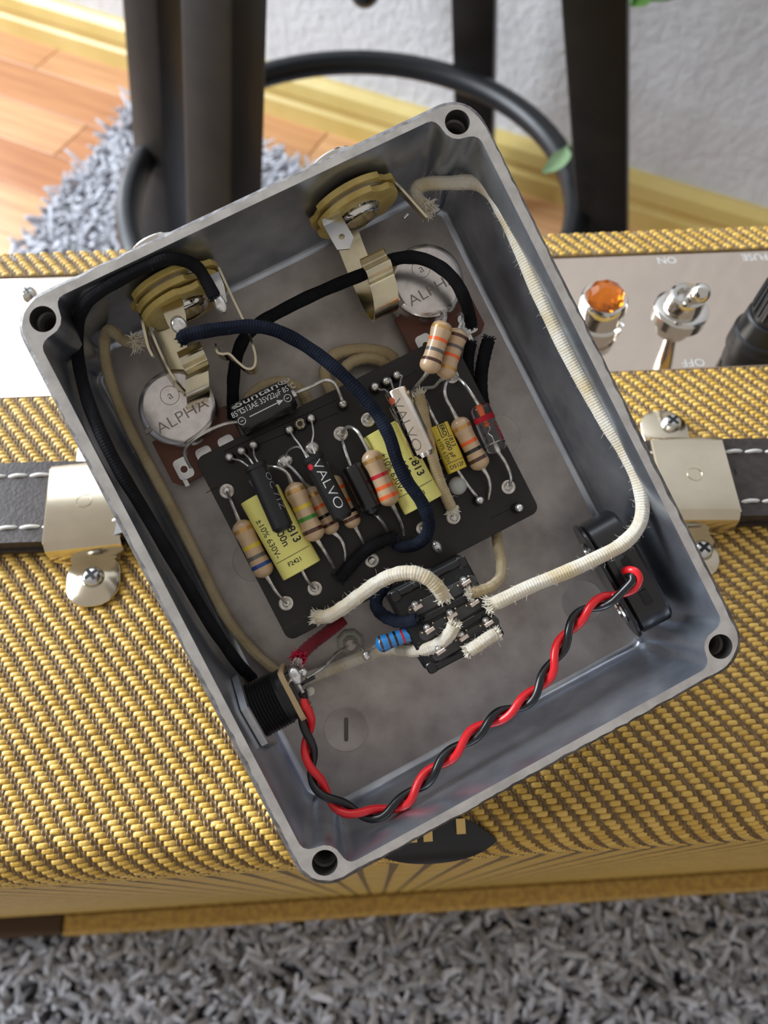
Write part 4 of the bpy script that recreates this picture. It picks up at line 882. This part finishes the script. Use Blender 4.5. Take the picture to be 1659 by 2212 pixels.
for r_ in range(3):
    q = [P(*c, SWH+1) for c in lugpx[r_]]; yy = np.mean([k[1] for k in q]); 
    for c_ in range(3):
        pass
    q0_, q2_ = P(*lugpx[r_][0], SWH), P(*lugpx[r_][2], SWH); dd_ = nrm(q2_-q0_); vv = np.cross(H_, dd_); mid = (q0_+q2_)/2-vv*.2
    part('resin_slot', MB().prism(rrect(15.2, 2.5, 1.2, 5), (mid[0], mid[1], SWH-.3), dd_, vv, H_, .42, .1), resin, sw)
    if r_ < 2: part('divider_rib', MB().box((o[0]+.2, (q0_[1]+q2_[1])/2-2.6, SWH+.1), dd_, vv, H_, 15, 1.3, .5, .1), blackp, sw)
    for c_ in range(3):
        p = P(*lugpx[r_][c_], SWH+3.2); LUG[(r_, c_)] = p
        part('terminal', MB().box((p[0], p[1], SWH+1.5), nrm(A_*.95+B_*.1), nrm(B_*.95-A_*.1), H_, 1.9, .75, 3.6, .1), mat('silver_terminal', (.80, .68, .60), .3, 1), sw, smooth=0)
        part('solder_joint', MB().ball((p[0]-.2, p[1]+.7, SWH+2.2), .85, 10, 8, (.9, .8, 1.3)), solder, sw)
        part('gold_pin', MB().ball((p[0]-1.4, p[1]-.2, SWH+.2), .32, 8, 6), brass, sw); part('gold_pin', MB().ball((p[0]+1.3, p[1]+.5, SWH+.2), .28, 8, 6), brass, sw)
part('bushing', MB().lathe((o[0], o[1], 1), -H_, [(0, 5.9), (12, 5.9)], 24), nickel, sw)
zt = ped([(o[0], o[1], -11)])[0][2]
part('stomp_button', MB().lathe((o[0], o[1], -11), -H_, [(0, 4.6), (5, 4.6), (6.5, 4.2), (7.4, 2.5)], 24), nickel, sw, label='chrome stomp button under the box')

# =================================================================== DC SOCKET
dc = thing('power_socket', 'black threaded round power socket with hex nut on the left wall', 'power socket', (-42, -26.9, 8)); o = np.array([-44.4, -27.2, 13.5])
part('hex_nut', MB().lathe(o+A_*.2, A_, [(0, 8.1), (.25, 8.4), (1.5, 8.4), (1.75, 8.0)], 6, ref=B_*.35+H_), steel, dc, smooth=25)
pr = [(1.5, 5.2)]
for k in range(9): pr += [(1.8+k*.62, 5.25), (1.8+k*.62+.3, 5.65)]
pr += [(7.6, 5.25), (8.0, 5.3), (9.0, 5.3)]
part('threaded_barrel', MB().lathe(o, A_, pr, 44), blacks, dc, smooth=25)
part('tan_plate', MB().prism(rrect(10.6, 10.6, 1.2, 3), o+A_*9.0, B_, H_, A_, 1.1, .1), plate_tan, dc, smooth=30)
part('rear_body', MB().prism(rrect(9.2, 9.2, 1.0, 3), o+A_*10.0, B_, H_, A_, .9, .1), blackp, dc, smooth=30)
q = P(640, 1462, 18); part('terminal', MB().strip([o+A_*10.8+H_*3.5+B_*3, P(622, 1478, 18.5), P(628, 1466, 19), P(650, 1452, 18.5)], nrm(B_+A_), 1.4, .4), steel, dc, smooth=0)
part('terminal', MB().strip([o+A_*10.8+H_*1+B_*-2.5, o+A_*11.6+H_*1-B_*3.6, o+A_*11.4+H_*.5-B_*5.0], H_, 2.4, .4), brass, dc, smooth=0)
part('terminal', MB().strip([P(650, 1478, 15), P(680, 1462, 15)], H_, 1.8, .5), blackp, dc, smooth=0)
part('solder_joint', MB().ball(P(638, 1460, 18.5), 1.2, 12, 8, (1.0, 1.6, .9)), solder, dc); part('solder_joint', MB().ball(P(655, 1452, 17), .9, 10, 8), solder, dc)
part('pale_insert', MB().ball(P(669, 1493, 14), 1.05, 14, 10, (1, 1, .7)), ceram, dc, label='ivory coloured round insert')

# =================================================================== BATTERY CONNECTOR
bc = thing('battery_connector', 'black plastic battery snap connector leaning on the right wall', 'connector', (36, -37.5, 8))
c0 = np.array([36.6, -37.2, 13.2]); e1 = nrm(B_*-1+A_*.05); e2 = nrm(H_*.97-A_*.16); e3 = np.cross(e1, e2); e3 = e3 if e3[0] > 0 else -e3
pl = rrect(25.5, 12.6, 5.4, 7); 
part('shell', MB().prism(pl, c0-e3*3.6, e1, e2, e3, 7.4, .7), blackp, bc, smooth=35)
part('back_plate', MB().prism(rrect(26.2, 13.2, 5.6, 7), c0-e3*4.4, e1, e2, e3, .8, .15), blackp, bc, smooth=35)
part('grey_label', MB().prism(rrect(10, 2.0, .3, 2), c0+e2*6.0-e1*1.5-e3*.6, e1, e3, e2, .55), mat('dark_grey_ridge', (.035, .036, .038), .4), bc, smooth=20)
for s_ in (-2.3, 5.2): part('cable_slot', MB().prism(rrect(3.2, 1.7, .2, 1), c0+e2*6.32+e1*s_+e3*.3, e1, e3, e2, .3), boardh, bc, smooth=0)
part('snap_rim', MB().tube([c0-e3*4.6+e1*6.2+3.2*(math.cos(a)*e1+math.sin(a)*e2) for a in np.linspace(0, 2*math.pi, 28, endpoint=False)], .4, 6, closed=True), nickel, bc)
part('snap_rim', MB().tube([c0-e3*4.6-e1*6.2+2.6*(math.cos(a)*e1+math.sin(a)*e2) for a in np.linspace(0, 2*math.pi, 28, endpoint=False)], .4, 6, closed=True), nickel, bc)

# =================================================================== STATUS LAMP
lp = P(757, 1390, 2); ld = thing('indicator_lamp', 'clear indicator lamp in a translucent round holder on the box floor', 'indicator lamp', (lp[0], lp[1], 0))
mb = MB().lathe((lp[0], lp[1], 0), H_, [(0, 3.0), (1.2, 2.9), (1.6, 2.4), (1.6, 1.7), (3.4, 1.6), (3.6, 1.2)], 8); part('holder', mb, clearp, ld, smooth=20)
part('lens', MB().lathe((lp[0], lp[1], 1.4), H_, [(0, 1.4), (2.4, 1.4), (2.8, 1.1), (2.9, .3)], 24), mat('milky_lens', (.75, .68, .62), .25, trans=.4), ld)
part('lead', MB().tube([(lp[0]-.5, lp[1], 4), P(744, 1400, 6), P(725, 1412, 9), P(703, 1438, 12), P(680, 1455, 14), P(662, 1466, 15.5)], .3, 7, smooth=5), tin, ld)
part('lead', MB().tube([(lp[0]+.5, lp[1], 4), P(767, 1388, 7), P(778, 1398, 9), P(792, 1414, 11)], .3, 7, smooth=5), tin, ld)
part('solder_joint', MB().ball(P(792, 1416, 11), .95, 12, 8, (1, 1.1, .8)), solder, ld)

# =================================================================== WIRES
def fuzz(parent, path, r, n, m, ln=1.1):
    p = spline(path, 8); mb = MB()
    for _ in range(n):
        i = random.randrange(1, len(p)-1); tg = nrm(p[i+1]-p[i-1]); a = random.uniform(0, 6.28); e = nrm(np.cross(tg, H_)+1e-6); f_ = np.cross(tg, e); n_ = math.cos(a)*e+math.sin(a)*f_
        q = p[i]+n_*r*.95; dr = nrm(n_+tg*random.gauss(0, 1.3)+rng.normal(0, .4, 3)); l = ln*random.uniform(.4, 1.3); q2 = q+dr*l*.6; q3 = q2+nrm(dr+rng.normal(0, .7, 3))*l*.5
        mb.tube([q, q2, q3], [.024, .02, .012], 3, caps=False)
    part('fuzz', mb, m, parent, kind='stuff', smooth=60)
def fray(parent, p, d, r, m, n=34, ln=1.9, label=None):
    mb = MB(); d = nrm(d); p = np.asarray(p, float); e = nrm(np.cross(d, H_+d*.01)); f_ = np.cross(d, e)
    for _ in range(int(n*2.2)):
        a = random.uniform(0, 6.28); k = random.uniform(.1, 1)**.6; q = p+(math.cos(a)*e+math.sin(a)*f_)*r*.75*k; out = nrm(d*random.uniform(.5, 1.4)+(math.cos(a)*e+math.sin(a)*f_)*random.uniform(.1, 1.1)); l = ln*random.uniform(.5, 1.1)
        q1 = q+out*l*.5; q2 = q1+nrm(out+rng.normal(0, .7, 3))*l*.5; mb.tube([q-d*.7, q, q1, q2], [.17, .16, .13, .05], 4, smooth=2)
    part('frayed_end', mb, m, parent, label=label, smooth=70)
def wire(name, label, pts, r, m, fuzzm=None, nf=0, ends=(), group=None, jit=.03, mfray=None, cat='wire', ln=1.1):
    q = []
    for x, y, h in pts:
        p = P(x, y, h)
        while h < 26.5 and (p[1] > 56.9-1.2*(28-h)/28-r-.5 or p[0] < -43.9-r*-1+.4): h += .5; p = P(x, y, h)
        q.append(p)
    q = np.array(q); t_ = thing(name, label, cat, q[len(q)//2]-H_*r, group=group)
    p = spline(q, 10); k = np.linspace(0, 40, len(p)); rr = r*(1+jit*np.sin(k*1.7)+jit*.7*np.sin(k*3.1+1))
    part('braid' if m not in (redp, blkp) else 'insulation', MB().tube(p, rr, 18), m, t_, smooth=70)
    if nf: fuzz(t_, q, r, nf, fuzzm, ln)
    for e in ends:
        if e[0] == 0: fray(t_, p[0], p[0]-p[3], r, mfray or fray_w, *e[1:])
        else: fray(t_, p[-1], p[-1]-p[-4], r, mfray or fray_w, *e[1:])
    return t_
GC = 'cloth-covered wires in the box'
wire('cloth_wire', 'long white cloth wire running down the right wall to the foot switch', [(918, 446, 13), (902, 430, 12), (900, 408, 12), (925, 397, 13), (975, 395, 15), (1025, 395, 18), (1062, 418, 20), (1088, 462, 21), (1120, 530, 21.5), (1160, 625, 22), (1205, 722, 22), (1250, 808, 22), (1300, 898, 22.5), (1345, 968, 22.5), (1375, 1030, 22.5), (1388, 1085, 22.5), (1380, 1135, 22.5), (1345, 1175, 22.5), (1290, 1205, 22.5), (1225, 1235, 22), (1150, 1265, 21.5), (1085, 1296, 21), (1066, 1304, 20.5)], 1.4, cwhite, fray_w, 420, [(0, 60, 2.6), (1, 46, 2.2)], GC)
wire('cloth_wire', 'white cloth wire arching from the board corner to the foot switch', [(690, 1333, 12), (712, 1330, 14), (742, 1312, 16), (780, 1284, 18), (820, 1256, 20), (858, 1240, 21.5), (895, 1238, 22.5), (925, 1250, 22.8), (948, 1272, 22.3), (957, 1287, 21.5)], 1.42, cwhite, fray_w, 170, [(0, 40, 1.9), (1, 34, 1.6)], GC)
wire('cloth_wire', 'short white cloth stub bridging two terminals at the switch edge', [(1014, 1404, 19.5), (1030, 1395, 20), (1055, 1378, 20.2), (1070, 1370, 20)], 1.3, cwhite, fray_w, 80, [(0, 40, 1.4), (1, 34, 1.4)], GC)
wire('cloth_wire', 'cream cloth wire from switch centre sweeping left under the blue resistor', [(981, 1350, 20), (972, 1368, 19.5), (950, 1390, 18), (920, 1402, 16.5), (890, 1405, 14), (860, 1402, 11), (825, 1404, 8), (780, 1420, 5), (730, 1440, 3.5), (690, 1455, 3), (655, 1468, 2.5)], 1.35, cwhite, fray_w, 110, [(0, 34, 1.4)], GC)
wire('cloth_wire', 'aged tan cloth wire along the left wall from the left jack', [(291, 738, 13), (268, 735, 11), (238, 712, 9), (226, 735, 7), (230, 790, 5.5), (252, 860, 4.5), (285, 935, 3.5), (322, 1005, 3), (365, 1085, 2.5), (408, 1170, 2), (440, 1235, 2), (468, 1295, 2), (500, 1350, 2), (545, 1405, 2), (590, 1445, 2.5), (622, 1468, 3)], 1.15, ctan, fray_w, 40, [(0, 44, 2.4)], GC)
wire('cloth_wire', 'tan cloth wire emerging from under the board to the top switch terminal', [(1072, 1150, 5), (1076, 1180, 7), (1083, 1215, 10), (1080, 1248, 14), (1060, 1268, 17.5), (1032, 1278, 19), (1018, 1280, 19.3)], 1.15, ctan, fray_w, 30, [(1, 30, 1.5)], GC)
wire('cloth_wire', 'tan cloth wire passing under the metal transistor to an eyelet', [(906, 856, 11), (912, 880, 11.5), (922, 930, 12.2), (935, 990, 12.8), (950, 1040, 12.8), (965, 1075, 12), (975, 1097, 11)], 1.15, ctan, fray_w, 25, [(0, 30, 2.0), (1, 40, 1.7)], GC)
wire('cloth_wire', 'tan cloth wire looped beside the board under the blue-black wire', [(716, 850, 4), (702, 810, 3.5), (715, 772, 3.5), (755, 757, 3.5), (808, 757, 3.5), (845, 770, 3.5), (852, 795, 3)], 1.35, ctan, fray_w, 20, [], GC)
wire('cloth_wire', 'inner tan cloth loop at the top edge of the board', [(738, 850, 3), (738, 812, 4), (755, 786, 4.6), (790, 774, 4.6), (825, 782, 4), (838, 800, 3), (820, 820, 2)], 1.25, ctan, fray_w, 16, [], GC)
wire('cloth_wire', 'tan cloth wire hidden mostly behind the black electrolytic capacitor', [(530, 900, 3), (538, 862, 4), (570, 835, 4.6), (612, 826, 4.6), (650, 845, 4), (668, 880, 3)], 1.35, ctan, fray_w, 10, [], GC)
wire('cloth_wire', 'black cloth wire from left jack along the left wall to the power socket', [(463, 640, 23), (448, 612, 23.5), (428, 580, 23.5), (398, 563, 23), (360, 560, 22), (315, 575, 21), (262, 602, 20), (212, 632, 19), (182, 660, 18), (168, 705, 16.5), (168, 770, 14.5), (185, 850, 12.5), (215, 930, 11), (255, 1010, 10), (300, 1085, 9), (350, 1170, 8), (400, 1255, 7.5), (450, 1340, 7), (490, 1400, 6.5), (520, 1440, 6.5), (545, 1465, 7)], 1.2, cblack, fuzz_b, 120, [(0, 16, 1.0)], GC, mfray=fuzz_b, ln=.8)
wire('cloth_wire', 'blue-black cloth wire curving from left jack across the board', [(392, 733, 22.5), (402, 726, 23), (440, 716, 23), (490, 709, 22.5), (540, 705, 22), (590, 712, 21.5), (640, 735, 21), (690, 768, 21), (735, 805, 21), (775, 845, 21), (812, 890, 20.5), (840, 940, 20), (858, 995, 19.5), (880, 1040, 19), (908, 1080, 18), (925, 1120, 17), (922, 1155, 15), (898, 1176, 13), (870, 1180, 12), (852, 1172, 11)], 1.3, cblue, mat('blue_fibre', (.03, .04, .065), .9), 300, [(0, 18, 1.1)], GC, mfray=fuzz_b, ln=.8)
wire('cloth_wire', 'black cloth wire crossing behind the right jack spring and over the right pot', [(505, 905, 4), (503, 860, 5), (505, 810, 6), (513, 765, 7), (530, 728, 8.5), (562, 698, 9.5), (610, 670, 10), (670, 640, 10.5), (735, 612, 11), (790, 590, 12.5), (835, 566, 14.5), (875, 556, 16), (915, 560, 16.8), (955, 580, 17), (985, 610, 16.5), (1005, 650, 15), (1015, 685, 12), (1018, 700, 10)], 1.3, cblack, fuzz_b, 110, [(1, 18, 1.2)], GC, mfray=fuzz_b, ln=.8)
wire('cloth_wire', 'black cloth wire from the right pot terminal down beside the board', [(1055, 735, 6), (1047, 765, 5.5), (1040, 805, 5), (1040, 850, 4.5), (1048, 900, 4)], 1.45, cblack, fuzz_b, 30, [(0, 16, 1.3)], GC, mfray=fuzz_b, ln=.7)
wire('cloth_wire', 'short black cloth wire nearest the board at the right pot', [(1018, 742, 6), (1012, 770, 5), (1012, 805, 4.5), (1020, 850, 4)], 1.25, cblack, fuzz_b, 30, [(0, 14, 1.1)], GC, mfray=fuzz_b, ln=.7)
wire('cloth_wire', 'fuzzy black cloth wire lying on the lower edge of the board', [(852, 1160, 12), (835, 1165, 12), (808, 1178, 11.2), (778, 1200, 10.8), (752, 1228, 10.6), (735, 1248, 10.4)], 1.35, cblack, fuzz_b, 260, [(0, 24, 1.3), (1, 24, 1.4)], GC, mfray=fuzz_b, ln=.9)
wire('cloth_wire', 'blue-black cloth wire looping into the left side of the foot switch', [(890, 1232, 7), (855, 1250, 7), (825, 1275, 9), (812, 1300, 11), (820, 1322, 13), (845, 1338, 15), (875, 1344, 17), (903, 1338, 18.5)], 1.3, cblue, fuzz_b, 90, [(1, 20, 1.2)], GC, mfray=fuzz_b, ln=.8)
rw = wire('cloth_wire', 'dark red cloth wire from under the board to the power socket', [(742, 1338, 6), (728, 1350, 6.5), (705, 1368, 8), (682, 1385, 10), (662, 1402, 12), (650, 1416, 13.5)], 1.3, cred, fray_r, 40, [(1, 46, 2.4)], GC, mfray=fray_r)
fray(rw, P(642, 1432, 16), P(638, 1446, 17)-P(642, 1432, 16), 1.1, mat('grey_pink_fibre', (.42, .33, .31), .8), 26, 1.2, 'greyish scorched core')
# twisted battery pair
cl = [(658, 1512, 17), (662, 1545, 17), (666, 1585, 16.5), (668, 1620, 16.5), (674, 1662, 17), (695, 1705, 17.5), (730, 1738, 18), (778, 1757, 18.5), (825, 1755, 18.5), (870, 1732, 18.5), (905, 1698, 18.5), (940, 1660, 18.5), (985, 1620, 18.5), (1030, 1580, 18.5), (1070, 1552, 18.5), (1115, 1528, 18.5), (1155, 1495, 18.5), (1185, 1452, 18.5), (1205, 1410, 18.5), (1228, 1365, 18.5), (1262, 1322, 19), (1300, 1300, 20), (1335, 1288, 21)]
C = spline(np.array([P(*c) for c in cl]), 14); Ls = np.r_[0, np.cumsum(np.linalg.norm(np.diff(C, axis=0), axis=1))]
def twist(ph):
    tg = np.gradient(C, axis=0); out = []
    for i in range(len(C)):
        t_ = nrm(tg[i]); e = nrm(np.cross(t_, H_)); f_ = np.cross(e, t_); a = ph+Ls[i]/12.6*2*math.pi; k = min(1, i/10)
        out.append(C[i]+(math.cos(a)*e+math.sin(a)*f_)*.86)
    return np.array(out)
for nm, lab, m_, ph, e0, e1_ in (('battery_wire', 'red plastic insulated wire twisted with a black one along the box bottom', redp, 1.2, [(652, 1500, 17)], [(1365, 1275, 22.5), (1380, 1252, 23.5), (1374, 1236, 23.5), (1360, 1231, 22.5), (1350, 1233, 20.5)]), ('battery_wire', 'black plastic insulated wire twisted with a red one along the box bottom', blkp, 1.2+math.pi, [(655, 1496, 18)], [(1352, 1270, 23), (1366, 1254, 23.5), (1364, 1243, 23), (1357, 1241, 20.5)])):
    tw = twist(ph); t_ = thing(nm, lab, 'wire', tw[len(tw)//2]-H_*.8, group='twisted battery wire pair')
    pts = [P(*c) for c in e0]+list(tw[4:-4:3])+[P(*c) for c in e1_]
    part('insulation', MB().tube(spline(np.array(pts), 4), .83, 14), m_, t_, smooth=70)
    part('bare_core', MB().tube([P(*e0[0]), P(646, 1480, 18), P(640, 1466, 18.3)] if m_ is blkp else [P(*e0[0]), P(650, 1484, 17)], .38, 8), tin, t_)
clean()
